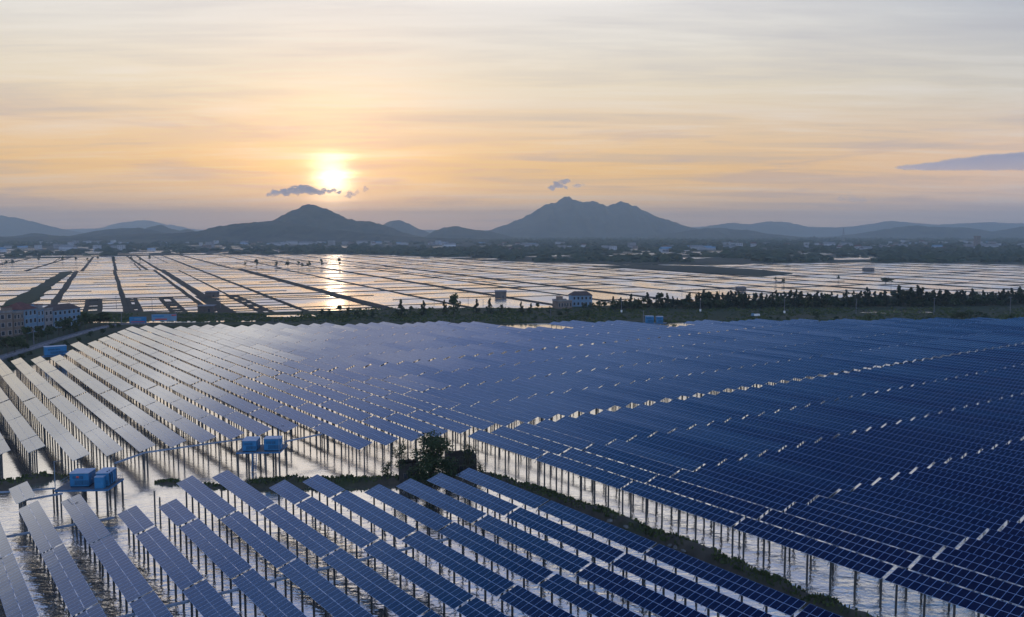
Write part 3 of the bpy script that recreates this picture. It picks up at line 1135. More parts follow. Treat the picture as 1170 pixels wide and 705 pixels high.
# single trees out on the pans
for px, py, h in [(293, 306.5, 13), (316, 306, 9), (329, 305.5, 11), (341, 305.5, 9), (345, 306, 8), (353, 305.5, 10), (367.5, 305.5, 11), (388, 305, 12), (14, 303, 10), (7, 302.5, 8), (72, 299, 9), (87, 300, 9), (100, 300, 8), (130, 300, 10), (150, 298, 9),
                 (44, 298.5, 8), (112, 297, 8), (160, 299, 8), (171, 297, 9), (886, 323.5, 6), (895.5, 325, 7), (958, 320, 5.5), (280, 304, 7)]:
    plant(rl.choice(BROAD), spot(px, py, .4), h, 'small dark tree on a dike out among the salt pans', 'trees on the pan dikes', squash=.8)
plant(SHRUB[0], spot(1012, 323.5, .4), 6, 'broad dark thicket on a dike in the grey pans', None, 'bush', 'bush', squash=3.0)

# bright ponds scattered over the plain
pm = MB()
rp = random.Random(17)
np_ = 0
POND_AT = []
while np_ < 300:
    y = math.exp(rp.uniform(math.log(1450), math.log(4200)))
    x = rp.uniform(-.62, .64) * y
    p_, q_ = to_pq((x, y))
    if p_ < interp(far_pq, q_) + 25:
        continue
    if fbm(x * .0016, y * .001, 9.4) < (-.15 if x < 0 else .08) + rp.uniform(-.25, .25):
        continue
    wq, wp = rp.uniform(14, 70), rp.uniform(20, 75)
    if rp.random() < .12:
        wq *= 2.5
    c = [pan(p_ + sx * wp / 2, q_ + sy * wq / 2) for sx, sy in ((-1, -1), (1, -1), (1, 1), (-1, 1))]
    pm.face([(v_.x, v_.y, .83) for v_ in c])
    POND_AT.append((x, y, wq))
    np_ += 1
structure(pm.build('plain_ponds_water', M['pan']))

# distant woods on the plain: too many to count
wd = MB()
rw = random.Random(3)
ico = [Vector((math.cos(a) * math.cos(e), math.sin(a) * math.cos(e), math.sin(e))) for e in (-.2, .55) for a in [i * 1.0472 + e for i in range(6)]] + [Vector((0, 0, 1))]
ico_f = [(i, (i + 1) % 6, 6 + (i + 1) % 6, 6 + i) for i in range(6)] + [(6 + i, 6 + (i + 1) % 6, 12) for i in range(6)]
count = 0
while count < 9000:
    y = math.exp(rw.uniform(math.log(1380), math.log(6800)))
    x = rw.uniform(-.68, .70) * y
    p_, q_ = to_pq((x, y))
    if p_ < interp(far_pq, q_) + 12:
        continue
    dens = fbm(x * .0011, y * .0006, 6.1) + .55 * fbm(x * .006, y * .003, 2.2)
    if dens < rw.uniform(-.42, .30):
        continue
    if any(abs(x - a) < wq * .5 + 8 and -25 < b - y < 60 + b * .055 for a, b, wq in POND_AT) and rw.random() < .93:
        continue
    s = rw.uniform(4, 9) * (1 + y / 9000)
    wx = s * rw.uniform(.9, 2.6)
    hgt = s * rw.uniform(.7, 1.35)
    a = rw.uniform(0, 6.28)
    vs = []
    for p in ico:
        j = rw.uniform(.72, 1.25)
        px_, py_ = p.x * wx * j, p.y * s * j
        vs.append((x + px_ * math.cos(a) - py_ * math.sin(a), y + px_ * math.sin(a) + py_ * math.cos(a), .6 + max(-.5, p.z) * hgt * j))
    wd.mesh_faces(vs, ico_f)
    count += 1
tag(wd.build('woodland', M['leaf_far']), kind='stuff')

# houses of the distant villages
def house_mesh(wx, wy, h, roof, wall, gable):
    b = MB()
    b.box((0, 0, h / 2), (wx, wy, h), mat=0)
    if gable:
        o = .4
        pts = [(-wx / 2 - o, -wy / 2 - o, h), (wx / 2 + o, -wy / 2 - o, h), (wx / 2 + o, wy / 2 + o, h), (-wx / 2 - o, wy / 2 + o, h), (-wx / 2 - o, 0, h + wy * .3), (wx / 2 + o, 0, h + wy * .3)]
        b.mesh_faces(pts, [(0, 1, 5, 4), (2, 3, 4, 5), (1, 2, 5), (3, 0, 4), (3, 2, 1, 0)], 1)
    else:
        b.box((0, 0, h + .25), (wx + .5, wy + .5, .5), mat=1)
    for fl in range(max(1, int(h / 3.2))):
        for i in range(max(2, int(wx / 3))):
            x = -wx / 2 + wx * (i + .5) / max(2, int(wx / 3))
            b.box((x, -wy / 2 - .02, fl * 3.2 + 1.7), (1.2, .1, 1.4), mat=2)
    return b.mesh('far_house', [M[wall], M[roof], M['glass']])


HOUSES = [house_mesh(*a) for a in ((12, 9, 6.5, 'roof_red', 'wall_white', True), (16, 10, 9.6, 'roof_grey', 'wall_grey', False), (11, 10, 9.8, 'roof_grey', 'wall_white', False), (30, 12, 5, 'roof_grey', 'wall_white', True),
                                   (14, 9, 6.4, 'roof_red', 'wall_brown', False), (22, 10, 4.2, 'wall_blue', 'wall_white', True))]
rh = random.Random(29)
n_h = 0
zones = [(-.55, -.05, 3000, 4300, 95), (.38, .62, 2300, 3800, 70), (.0, .45, 1900, 3600, 55), (-.6, -.3, 2200, 2900, 20)]
for a0, a1, y0, y1, nn in zones:
    cl = [(rh.uniform(a0, a1), rh.uniform(y0, y1)) for _ in range(max(5, nn // 7))]
    for i in range(nn):
        ca, cy = rh.choice(cl)
        y = cy + rh.gauss(0, 90)
        x = ca * y + rh.gauss(0, 130)
        p_, q_ = to_pq((x, y))
        if p_ < interp(far_pq, q_) + 25:
            continue
        o = link('far_house', rh.choice(HOUSES))
        o.location = (x, y, .7)
        o.rotation_euler = (0, 0, rh.uniform(-.5, .5))
        s = rh.uniform(.85, 1.5)
        o.scale = (s, s, s * rh.uniform(.9, 1.35))
        tag(o, 'small pale village house among trees on the hazy plain', 'house', 'village houses on the distant plain')
        n_h += 1
# a few far landmarks
o = link('tower_block', (lambda b: (b.box((0, 0, 17), (16, 14, 34)), b.box((0, 0, 35), (17, 15, 2), mat=1), [b.box((x, -7.05, z), (1.6, .1, 1.8), mat=2) for x in (-5, -1.7, 1.7, 5) for z in range(4, 33, 4)], b.mesh('tower_block', [M['wall_brown'], M['roof_red'], M['glass']]))[-1])(MB()))
o.location = at_dist(1116, 283, 2950) * 1
o.location.z = .7
tag(o, 'tall reddish block rising above the hazy village', 'building')
mb_ = MB()
for zz in range(0, 60, 6):
    k0, k1 = 3.2 * (1 - zz / 75), 3.2 * (1 - (zz + 6) / 75)
    c0 = [(k0, k0), (-k0, k0), (-k0, -k0), (k0, -k0)]
    c1 = [(k1, k1), (-k1, k1), (-k1, -k1), (k1, -k1)]
    for i in range(4):
        j = (i + 1) % 4
        mb_.tube((*c0[i], zz), (*c1[i], zz + 6), .35, n=4, caps=False)
        mb_.tube((*c0[i], zz), (*c1[j], zz + 6), .25, n=4, caps=False)
        mb_.tube((*c1[i], zz + 6), (*c1[j], zz + 6), .25, n=4, caps=False)
o = mb_.build('lattice_mast', M['rack'])
p = at_dist(963.5, 274, 4200)
o.location = (p.x, p.y, .6)
o.scale = (1.6, 1.6, 1.15)
tag(o, 'thin lattice mast on the skyline of the far village', 'mast')

# ------------------------------------------------------------------ the grassy dike between the two blocks
def dike(name, px_pts, width, height, seed, z=.5):
    ctr = smooth_line([at(x, y, z) for x, y in px_pts], 1.1, .5, seed)
    b, gr = MB(), MB()
    rnd = random.Random(int(seed * 10))
    prof = [(-1.0, -.7), (-.78, .05), (-.55, .55), (-.28, .92), (0, 1.0), (.3, .9), (.58, .5), (.8, .02), (1.0, -.7)]
    secs = []
    n = len(ctr)
    for i, c in enumerate(ctr):
        t = (ctr[min(i + 1, n - 1)] - ctr[max(i - 1, 0)]).normalized()
        nr = Vector((-t.y, t.x))
        end = min(1.0, (i + .6) / 4, (n - i - .4) / 4)
        wv = width * (1 + .45 * fbm(c.x * .15, c.y * .15, seed)) * (.4 + .6 * end)
        hv = height * (1 + .5 * fbm(c.x * .3, c.y * .3, seed + 3)) * end
        sec = []
        for s, h in prof:
            q = c + nr * s * wv * .5
            sec.append((q.x + .15 * fbm(q.x, q.y, 4), q.y + .15 * fbm(q.x, q.y, 8), h * hv + .16 * fbm(q.x * .9, q.y * .9, seed + 6)))
        secs.append(sec)
        for _ in range(int(9 * width)):
            s = rnd.uniform(-.62, .62)
            if fbm(c.x * .25, c.y * .25, seed + 11) + rnd.uniform(-.5, .5) < -.12:
                continue
            q = c + nr * s * wv * .5 + t * rnd.uniform(-.6, .6)
            hz = hv * (1 - abs(s) ** 1.6 * .9)
            a = rnd.uniform(0, 3.14)
            l, hh = rnd.uniform(.12, .3), rnd.uniform(.2, .55)
            dx, dy = math.cos(a) * l, math.sin(a) * l
            ox, oy = rnd.uniform(-.15, .15), rnd.uniform(-.15, .15)
            gr.face([(q.x - dx, q.y - dy, hz - .1), (q.x + dx, q.y + dy, hz - .1), (q.x + dx * .5 + ox, q.y + dy * .5 + oy, hz + hh), (q.x - dx * .7 + ox, q.y - dy * .7 + oy, hz + hh * .8)])
    m = len(prof)
    vs = [p for s in secs for p in s]
    fs = [(i * m + j, (i + 1) * m + j, (i + 1) * m + j + 1, i * m + j + 1) for i in range(n - 1) for j in range(m - 1)]
    b.mesh_faces(vs, fs)
    structure(b.build(name, M['earth'], smooth=True))
    return gr


grass = MB()
for args in (('dike', [(272, 553), (300, 552), (350, 550.5), (400, 550), (450, 548), (500, 547), (535, 544), (557, 544), (578, 551), (598, 558), (636, 570), (671, 581.5), (703, 593), (729, 603.5), (755, 615), (781, 624.5), (802, 631),
                       (825, 641), (848, 651), (872, 661), (897, 671.5), (924, 684), (952, 695), (985, 709), (1060, 742)], 3.7, 1.25, 1.3),
             ('dike', [(-90, 572), (-40, 563), (0, 554), (20, 549.5), (40, 546), (60, 543), (78, 542)], 4.2, 1.1, 4.7),
             ('dike', [(226, 551), (240, 553), (256, 554.5)], 4.0, .9, 6.1),
             ('islet', [(181, 548.5), (194, 549), (207, 549.5)], 3.6, 1.0, 7.9)):
    gg = dike(*args)
    nb = len(grass.v)
    grass.v += gg.v
    grass.f += [tuple(q + nb for q in f) for f in gg.f]
    grass.m += gg.m
    grass.uv += gg.uv
# turf on the far bank
rg = random.Random(77)
for _ in range(9000):
    x = rg.uniform(-20, 1190)
    y = rg.uniform(352 if x > 400 else 359, 368)
    if fbm(x * .02, y * .12, 3.1) + rg.uniform(-.4, .4) < -.05:
        continue
    q = at(x, y, .9)
    l, hh, a = rg.uniform(.5, 1.6), rg.uniform(.3, 1.1), rg.uniform(0, 3.14)
    dx, dy = math.cos(a) * l, math.sin(a) * l
    grass.face([(q.x - dx, q.y - dy, .8), (q.x + dx, q.y + dy, .8), (q.x + dx * .6, q.y + dy * .6, .9 + hh), (q.x - dx * .5, q.y - dy * .5, .9 + hh * .7)])
tag(grass.build('grass', M['grass']), kind='stuff')

rk = random.Random(31)


def boulder_mesh(seed):
    rnd = random.Random(seed)
    b = MB()
    vs, fs = [], []
    nr, ns = 6, 9
    for i in range(nr + 1):
        th = math.pi * i / nr
        for j in range(ns):
            ph = 2 * math.pi * j / ns
            p = Vector((math.sin(th) * math.cos(ph), math.sin(th) * math.sin(ph), math.cos(th)))
            r = 1 + .38 * fbm(p.x * 1.3 + seed, p.y * 1.3, p.z * 1.3)
            vs.append((p.x * r, p.y * r * .75, p.z * r * .6))
    for i in range(nr):
        for j in range(ns):
            k = (j + 1) % ns
            fs.append((i * ns + j, (i + 1) * ns + j, (i + 1) * ns + k, i * ns + k))
    b.mesh_faces(vs, fs)
    return b.mesh('boulder', [M['rock']])


BOULDERS = [boulder_mesh(i) for i in range(4)]
for px, py, r in [(692, 588, .8), (698, 590, .7), (703, 591, .9), (709, 594, .8), (714, 596, .7), (720, 598, .9), (724, 599, .6), (706, 595, .6), (697, 594, .5), (634, 566, .45), (642, 567, .5), (646, 569, .35), (766, 622, .4), (772, 624, .45), (781, 628, .35), (716, 601, .5)]:
    o = link('boulder', rk.choice(BOULDERS))
    p = at(px, py, .7)
    o.location = (p.x, p.y, .55)
    o.scale = (r * 1.2, r, r)
    o.rotation_euler = (0, 0, rk.uniform(0, 6))
    tag(o, 'grey boulder dumped on the grassy dike beside the water channel', 'boulder', 'boulders on the dike')

# ------------------------------------------------------------------ the ruined brick hut and its trees
def ruin(name, label, pl, pr, depth, h, notch, openings):
    a, c = Vector(pl[:2]), Vector(pr[:2])
    w_ = (c - a).length
    ang = math.atan2(c.y - a.y, c.x - a.x)
    root = thing(name, label, 'hut', (a.x, a.y, .3), ang)
    th = .3

    def wall(x0, x1, y0, y1, seed):
        """a brick wall with a broken top"""
        b = MB()
        along_x = abs(x1 - x0) > abs(y1 - y0)
        L = (x1 - x0) if along_x else (y1 - y0)
        n = 14
        rnd = random.Random(seed)
        tops = [h * (1 - notch * max(0, fbm(i * .5, seed, 2))) - rnd.uniform(0, .14) for i in range(n)]
        for i in range(n):
            u0, u1 = i / n, (i + 1) / n
            if along_x:
                b.box(((x0 + L * (u0 + u1) / 2), (y0 + y1) / 2, tops[i] / 2), (L / n - .001, abs(y1 - y0), tops[i]))
            else:
                b.box(((x0 + x1) / 2, (y0 + L * (u0 + u1) / 2), tops[i] / 2), (abs(x1 - x0), L / n - .001, tops[i]))
        return b
    wall(0, w_, 0, th, 1).build('wall', M['brick'], root)
    wall(0, w_, depth - th, depth, 2).build('wall', M['brick'], root)
    wall(0, th, th, depth - th, 3).build('wall', M['brick'], root)
    wall(w_ - th, w_, th, depth - th, 4).build('wall', M['brick'], root)
    for x, z, sx, sz in openings:
        b = MB()
        b.box((x, -.02, z), (sx, .12, sz))
        f = b.build('window', M['glass'], root)
        b = MB()
        for dx in (-sx / 2, sx / 2):
            b.box((x + dx, -.05, z), (.1, .14, sz + .2))
        b.box((x, -.05, z + sz / 2 + .11), (sx + .3, .16, .12))
        b.build('frame', M['shed'], f)
    return root


ruin('ruined_hut', 'larger dark roofless brick hut on the dike behind the panels', at(512, 543, .6), at(545, 541, .6), 5.0, 3.9, .25, [(2.6, 1.6, .8, .8)])
ruin('ruined_hut', 'smaller dark brick shed at the foot of the tall tree', at(456, 549.5, .6), at(479, 548.5, .6), 3.5, 3.6, .2, [(1.2, 1.2, .7, .9)])
HUT = [tree_proto('hut', 300, 9.5, 'broad', 5200, .36, 'leaf', nb=44, low=.10), tree_proto('hut', 301, 6, 'broad', 760, .26, 'leaf', nb=16), tree_proto('hut', 303, 3.2, 'broad', 520, .22, 'leaf', nb=14, low=.15)]
plant(HUT[0], at(494, 549, .7), 9.4, 'tall dark leafy tree beside the ruined brick huts', None, squash=1.2, rz=.6)
plant(HUT[1], at(459, 547, .7), 7.2, 'thin sparse tree rising over the smaller brick shed', None, squash=.75, rz=2.0)
plant(HUT[1], at(534, 546, .7), 7.2, 'thin sparse tree behind the larger brick hut', None, squash=.8, rz=4.0)
plant(HUT[2], at(444, 547, .7), 3.4, 'small round bush on the dike just before the brick shed', None, 'bush', 'bush', squash=1.1, rz=1.0)
plant(HUT[2], at(509, 548, .7), 3.6, 'leafy bush growing between the two brick huts', None, 'bush', 'bush', squash=1.1, rz=3.0)
plant(HUT[2], at(547, 545, .7), 2.8, 'leafy bush at the water end of the larger brick hut', None, 'bush', 'bush', squash=1.1, rz=5.0)
plant(HUT[2], at(484, 550, .7), 2.6, 'dark bush at the foot of the tall tree, hut side', None, 'bush', 'bush', squash=1.3, rz=2.2)
plant(HUT[2], at(519, 546.5, .7), 2.4, 'dark bush under the wall of the larger brick hut', None, 'bush', 'bush', squash=1.3, rz=.4)

# ------------------------------------------------------------------ raised cable trays
def tray(label, a, b_, posts=True, wdt=.38):
    a, b_ = Vector(a), Vector(b_)
    L = (b_ - a).length
    mid = (a + b_) / 2
    ang = math.atan2(b_.y - a.y, b_.x - a.x)
    root = thing('cable_tray', label, 'cable tray', (a.x, a.y, 0), ang)
    b = MB()
    dz = b_.z - a.z
    T = lambda x, y, z: Vector((x, y, a.z + dz * x / L + z))
    for y in (-wdt / 2, wdt / 2):
        b.face([T(0, y, -.12), T(L, y, -.12), T(L, y, .14), T(0, y, .14)])
    b.face([T(0, -wdt / 2, -.12), T(0, wdt / 2, -.12), T(L, wdt / 2, -.12), T(L, -wdt / 2, -.12)])
    b.face([T(0, -wdt / 2, .14), T(L, -wdt / 2, .14), T(L, wdt / 2, .14), T(0, wdt / 2, .14)])
    b.build('tray', M['tray'], root)
    if posts:
        n = max(2, int(L / 6.04) + 1)
        for i in range(n):
            x = .3 + (L - .6) * i / (n - 1)
            p = MB()
            p.tube((x, 0, -1.2), (x, 0, a.z + dz * x / L - .12), .14, n=8)
            p.build('post', M['pile'], root)
    return root


tray('long raised cable tray crossing under the panels this side of the dike', lattice(104.1, 18, 3.75), lattice(104.1, 66, 3.75), False)
tray('short raised cable tray under the panels nearest the two-cabin deck', lattice(142.3, 9, 3.75), lattice(142.3, 27, 3.75), False)
tray('raised cable tray on posts along the panel ends behind the front cabins', lattice(175.9, 33.8, 3.9), lattice(181.1, 40.5, 3.9))
tray('long raised cable tray on posts linking the two cabin decks', lattice(181.1, 40.6, 3.9), lattice(181.1, 62.5, 3.9))
tray('raised cable tray on posts leading from the rear cabin deck to the dike trees', lattice(173.5, 66.5, 3.9), lattice(175.6, 76.5, 3.9))
tray('sloping cable tray running under the front cabin deck', at(26, 572, 3.5), at(71.5, 563.8, 3.5))
tray('thin cable tray reaching the front cabin deck over open water', at(-12, 563.5, 3.9), at(63, 558, 3.9), True, .2)

# ------------------------------------------------------------------ inverter cabins on their decks
def cabin(label, corner, ux, uy, wdt, dep, hgt, z, louvre='front', step=False, group=None, sign=False):
    """blue equipment cabin; ux along its front, uy away from the camera"""
    ang = math.atan2(ux.y, ux.x)
    root = thing('equipment_cabin', label, 'cabin', (corner.x, corner.y, z), ang, group)
    b = MB()
    b.box((wdt / 2, dep / 2, .1), (wdt - .1, dep - .1, .2), mat=1)
    b.box((wdt / 2, dep / 2, .2 + (hgt - .3) / 2), (wdt, dep, hgt - .3), mat=0)
    n = max(3, int(wdt / .55))
    for i in range(n + 1):                  # ribs of the sheet metal
        b.box((wdt * i / n, -.02, .2 + (hgt - .3) / 2), (.05, .05, hgt - .34), mat=0)
    for i in range(int(dep / .55) + 1):
        b.box((wdt + .02, dep * i / int(dep / .55), .2 + (hgt - .3) / 2), (.05, .05, hgt - .34), mat=0)
    b.build('body', [M['cabin'], M['cabin_dark']], root)
    r_ = MB()
    r_.box((wdt / 2, dep / 2, hgt - .05), (wdt + .22, dep + .22, .11))
    r_.build('roof', M['cabin_roof'], root)
    for x0, z0, sx, sz in ((.18, .58, .30, .20), (.52, .58, .22, .20), (.30, .22, .42, .30), (.72, .22, .30, .30)):
        d_ = MB()
        cx, cz, w2, h2 = wdt * (x0 + sx / 2 - .04), hgt * z0 + .25, wdt * sx, hgt * sz
        d_.box((cx, -.035, cz), (w2, .05, h2))
        for i in range(5):
            d_.box((cx, -.07, cz - h2 / 2 + h2 * (i + .5) / 5), (w2 * .94, .04, h2 * .09), mat=1)
        d_.build('louvre', [M['cabin_dark'], M['cabin']], root)
    dr = MB()
    dr.box((wdt + .035, dep * .55, hgt * .46), (.06, dep * .4, hgt * .72))
    d_ = dr.build('door', M['cabin'], root)
    hb_ = MB()
    hb_.box((wdt + .09, dep * .40, hgt * .46), (.05, .06, .25))
    hb_.build('handle', M['alu'], d_)
    if sign:
        s_ = MB()
        s_.box((wdt * .42, -.10, hgt * .72), (.42, .04, .30))
        s_.build('warning_sign', M['red'], root)
    if step:
        s_ = MB()
        s_.box((wdt * .4, -.55, hgt * .40), (wdt * .75, 1.0, hgt * .80))
        s_.box((wdt * .4, -.55, hgt * .81), (wdt * .78, 1.06, .08), mat=1)
        s_.build('side_unit', [M['cabin'], M['cabin_roof']], root)
        p_ = MB()
        for y in (.5, 1.4):
            p_.tube((wdt + .12, y, .4), (wdt + .12, y, hgt * .8), .09, n=8)
            p_.tube((wdt + .12, y, hgt * .8), (wdt * .8, y, hgt + .12), .09, n=8)
        p_.build('duct', M['cabin_dark'], root)
    return root


def deck(label, fl, fr, br, z, legs, rail=True, ladder=None):
    """a steel platform on piles; fl, fr, br = front left, front right, back right corners"""
    ux, uy = (fr - fl), (br - fr)
    wdt, dep = ux.length, uy.length
    ux.normalize()
    uy.normalize()
    root = thing('cabin_deck', label, 'platform', (fl.x, fl.y, 0), 0)
    P = lambda a, c, z_: Vector((ux.x * a + uy.x * c, ux.y * a + uy.y * c, z_))
    b = MB()
    q = [P(0, 0, z), P(wdt, 0, z), P(wdt, dep, z), P(0, dep, z)]
    l = [p - Vector((0, 0, .32)) for p in q]
    b.face(q, 0)
    b.face(l[::-1], 0)
    for i in range(4):
        j = (i + 1) % 4
        b.face([l[i], l[j], q[j], q[i]], 1)
    b.build('platform', [M['deck'], M['deck_blue']], root)
    for fa, fc in legs:
        p = MB()
        c = P(wdt * fa, dep * fc, 0)
        p.tube((c.x, c.y, -1.2), (c.x, c.y, z - .32), .19, n=8)
        p.build('leg', M['pile'], root)
    if rail:
        r_ = MB()
        runs = [((.02, .98), (.98, .98)), ((.98, .98), (.98, .55)), ((.02, .98), (.02, .3))]
        for (a0, c0), (a1, c1) in runs:
            for hz in (.55, 1.05):
                r_.tube(P(wdt * a0, dep * c0, z + hz), P(wdt * a1, dep * c1, z + hz), .03, n=4)
            for k in range(5):
                a, c = a0 + (a1 - a0) * k / 4, c0 + (c1 - c0) * k / 4
                r_.tube(P(wdt * a, dep * c, z), P(wdt * a, dep * c, z + 1.05), .03, n=4)
        r_.build('railing', M['tray'], root)
    if ladder:
        a = ladder
        r_ = MB()
        for da in (-.4, .4):
            r_.tube(P(wdt * a + da, -1.1, .1), P(wdt * a + da, -.05, z), .08, n=5)
        for k in range(11):
            f = (k + .5) / 11
            r_.box(P(wdt * a, -1.1 + 1.05 * f, .1 + (z - .1) * f), (.8, .22, .05))
        r_.build('ladder', M['deck_blue'], root)
    return ux, uy, P


Z_D = 3.75
GRIDLEGS = [(a, c) for a in (.03, .36, .66, .97) for c in (.06, .94)]
# front deck, among the first rows
fl, fr, br = at(62, 560.2, Z_D), at(123.4, 559, Z_D), at(141.5, 546.4, Z_D)
ux, uy, P = deck('dark platform on piles carrying the two front blue cabins', fl, fr, br, Z_D, [(.02, .06), (.28, .9), (.5, .1), (.62, .5), (.96, .06), (.97, .5), (.98, .95), (.75, .9), (.4, .5)])
W1 = (fr - fl).length
o1 = fl + ux * 2.0 + uy * 1.5
cabin('boxy blue cabin with a red sign on the front deck', o1, ux, uy, 3.1, 2.9, 2.55, Z_D, sign=True)
o2 = fl + ux * (W1 - 2.5) + uy * 1.5
cabin('blue cabin with a stepped side unit on the front deck', o2, ux, uy, 2.0, 3.4, 2.5, Z_D, step=True)
# rear deck
fl, fr, br = at(269.5, 517, Z_D), at(320, 516.3, Z_D), at(329, 507.5, Z_D)
ux, uy, P = deck('dark platform on tall piles with a ladder, carrying the rear blue cabins', fl, fr, br, Z_D, GRIDLEGS + [(.18, .5), (.8, .5)], ladder=.43)
cabin('plain sided blue cabin on the rear deck with the ladder', fl + ux * 1.2 + uy * .5, ux, uy, 2.7, 3.4, 2.3, Z_D)
cabin('louvred blue cabin with a pale roof on the rear deck', fl + ux * 5.4 + uy * .7, ux, uy, 3.2, 2.2, 2.6, Z_D)
# the deck at the western edge by the road
fl, fr, br = at(47, 407.5, 2.6), at(73, 405.5, 2.6), at(77, 402.5, 2.6)
ux, uy, P = deck('low platform at the roadside edge carrying a long blue cabin', fl, fr, br, 2.6, GRIDLEGS, rail=False)
cabin('long bright blue cabin at the roadside edge of the panels', fl + ux * 1.2 + uy * .5, ux, uy, 7.2, 2.6, 3.4, 2.6)
# the far pair
fl, fr, br = at(734, 369.4, 4.2), at(760, 369.4, 4.2), at(762, 368.2, 4.2)
ux, uy, P = deck('distant platform against the far bank carrying two pale blue cabins', fl, fr, br, 4.2, GRIDLEGS, rail=False)
cabin('wider pale blue cabin at the far edge of the panels', fl + ux * 1.4 + uy * .8, ux, uy, 3.9, 2.6, 3.4, 4.2)
cabin('narrower pale blue cabin at the far edge of the panels', fl + ux * 6.6 + uy * .8, ux, uy, 3.2, 2.6, 3.2, 4.2)


def lamp_post(label, base, h):
    root = thing('lamp_post', label, 'lamp post', tuple(base))
    b = MB()
    b.tube((0, 0, 0), (0, 0, h), .08, .05, n=6)
    b.build('pole', M['tray'], root)
    b = MB()
    b.tube((0, 0, h - .1), (.8, 0, h + .05), .035, n=5)
    b.build('arm', M['tray'], root)
    b = MB()
    b.box((.85, 0, h + .04), (.5, .22, .1))
    b.build('lamp_head', M['cabin_dark'], root)


pb = at(63.2, 559.5, Z_D)
lamp_post('slender blue lamp post at the corner of the front deck', (pb.x, pb.y, Z_D), 5.0)
pb = at(319, 516, Z_D)
lamp_post('slender lamp post rising beside the louvred cabin', (pb.x, pb.y, Z_D), 5.2)
for px, py, h, lab in ((177.4, 592, 4.6, 'taller bare pile standing in open water beside the short panel table'), (183.4, 597, 4.2, 'shorter bare pile standing in open water beside the short panel table')):
    b = MB()
    b.tube((0, 0, -1.2), (0, 0, h), .14, .13, n=10)
    b.tube((0, 0, h), (0, 0, h + .06), .10, n=10)
    o = b.build('bare_pile', M['pile'])
    p = at(px, py, 0)
    o.location = (p.x, p.y, 0)
    tag(o, lab, 'pile')

# ------------------------------------------------------------------ the road and the houses at the western edge
def ribbon(name, pts, width, z, mat):
    b = MB()
    n = len(pts)
    L, Rr = [], []
    for i in range(n):
        t = (pts[min(i + 1, n - 1)] - pts[max(i - 1, 0)]).normalized()
        nr = Vector((-t.y, t.x))
        L.append(pts[i] + nr * width / 2)
        Rr.append(pts[i] - nr * width / 2)
    for i in range(n - 1):
        b.face([(*Rr[i], z), (*Rr[i + 1], z), (*L[i + 1], z), (*L[i], z)])
    return structure(b.build(name, mat)), Rr


rd = smooth_line([at(x, y, .9) for x, y in [(-90, 438), (-40, 422), (0, 409), (20, 402.5), (40, 396.5), (60, 390), (80, 384), (95, 379.7), (110, 375.5), (124, 372), (140, 370), (170, 369.9)]], 5, .3, 15.)
ribbon('road', rd, 6.5, .906, M['road'])
wl = smooth_line([at(x, y, .9) for x, y in [(-90, 441), (-40, 424.5), (0, 411), (20, 404.5), (40, 398.5), (60, 392), (80, 386), (95, 381.5), (110, 377.2), (122, 374.5)]], 4, .1, 18.)
b = MB()
for i in range(len(wl) - 1):
    a, c = wl[i], wl[i + 1]
    m_ = (a + c) / 2
    b.box((m_.x, m_.y, 1.3), ((c - a).length, .25, .8), math.atan2(c.y - a.y, c.x - a.x))
    b.box((a.x, a.y, 1.45), (.5, .5, 1.1))
tag(b.build('parapet', M['rail']), 'low pale parapet along the road beside the panels', 'parapet')


def house(label, pl, pr, depth, h, wall, roof, cols, rows, style='flat'):
    a, c = Vector(pl[:2]), Vector(pr[:2])
    w_ = (c - a).length
    root = thing('house', label, 'house', (a.x, a.y, .9), math.atan2(c.y - a.y, c.x - a.x))
    b = MB()
    b.box((w_ / 2, depth / 2, h / 2), (w_, depth, h))
    for r_ in range(1, rows):
        b.box((w_ / 2, -.06, h * r_ / rows), (w_ + .1, .14, .28))
    b.build('wall', M[wall], root)
    r = MB()
    if style == 'flat':
        r.box((w_ / 2, depth / 2, h + .12), (w_ + .5, depth + .5, .24))
        for y0 in (-.15, depth + .15):
            r.box((w_ / 2, y0, h + .6), (w_ + .3, .2, .7))
    else:
        o = .5
        e, rg_ = h, h + depth * .28
        pts = [(-o, -o, e), (w_ + o, -o, e), (w_ + o, depth + o, e), (-o, depth + o, e), (-o + (0 if style == 'gable' else depth * .3), depth / 2, rg_), (w_ + o - (0 if style == 'gable' else depth * .3), depth / 2, rg_)]
        r.mesh_faces(pts, [(0, 1, 5, 4), (2, 3, 4, 5), (1, 2, 5), (3, 0, 4), (3, 2, 1, 0)])
    ro = r.build('roof', M[roof], root)
    if style == 'flat':
        s = MB()
        s.box((w_ * .3, depth * .5, h + 1.4), (3.2, 3.2, 2.4))
        s.box((w_ * .3, depth * .5, h + 2.7), (3.6, 3.6, .2), mat=1)
        s.build('stair_tower', [M[wall], M['roof_red']], ro)
    for r_ in range(rows):
        for k in range(cols):
            x = w_ * (k + .5) / cols
            z = h * (r_ + .52) / rows
            sx, sz = min(1.5, w_ / cols * .5), h / rows * .5
            f = MB()
            f.box((x, -.03, z - sz / 2 - .06), (sx + .3, .2, .1))
            f.box((x - sx / 2 - .05, -.03, z), (.1, .14, sz + .1))
            f.box((x + sx / 2 + .05, -.03, z), (.1, .14, sz + .1))
            f.box((x, -.03, z + sz / 2 + .06), (sx + .24, .16, .1))
            wn = f.build('window', M['wall_white' if wall != 'wall_white' else 'wall_grey'], root)
            p = MB()
            p.box((x, -.01, z), (sx, .05, sz))
            p.build('pane', M['glass'], wn)
    d_ = MB()
    d_.box((w_ * .5 + (.9 if cols % 2 else 0), -.05, 1.15), (1.4, .1, 2.3))
    d_.build('door', M['shed'], root)
    return root


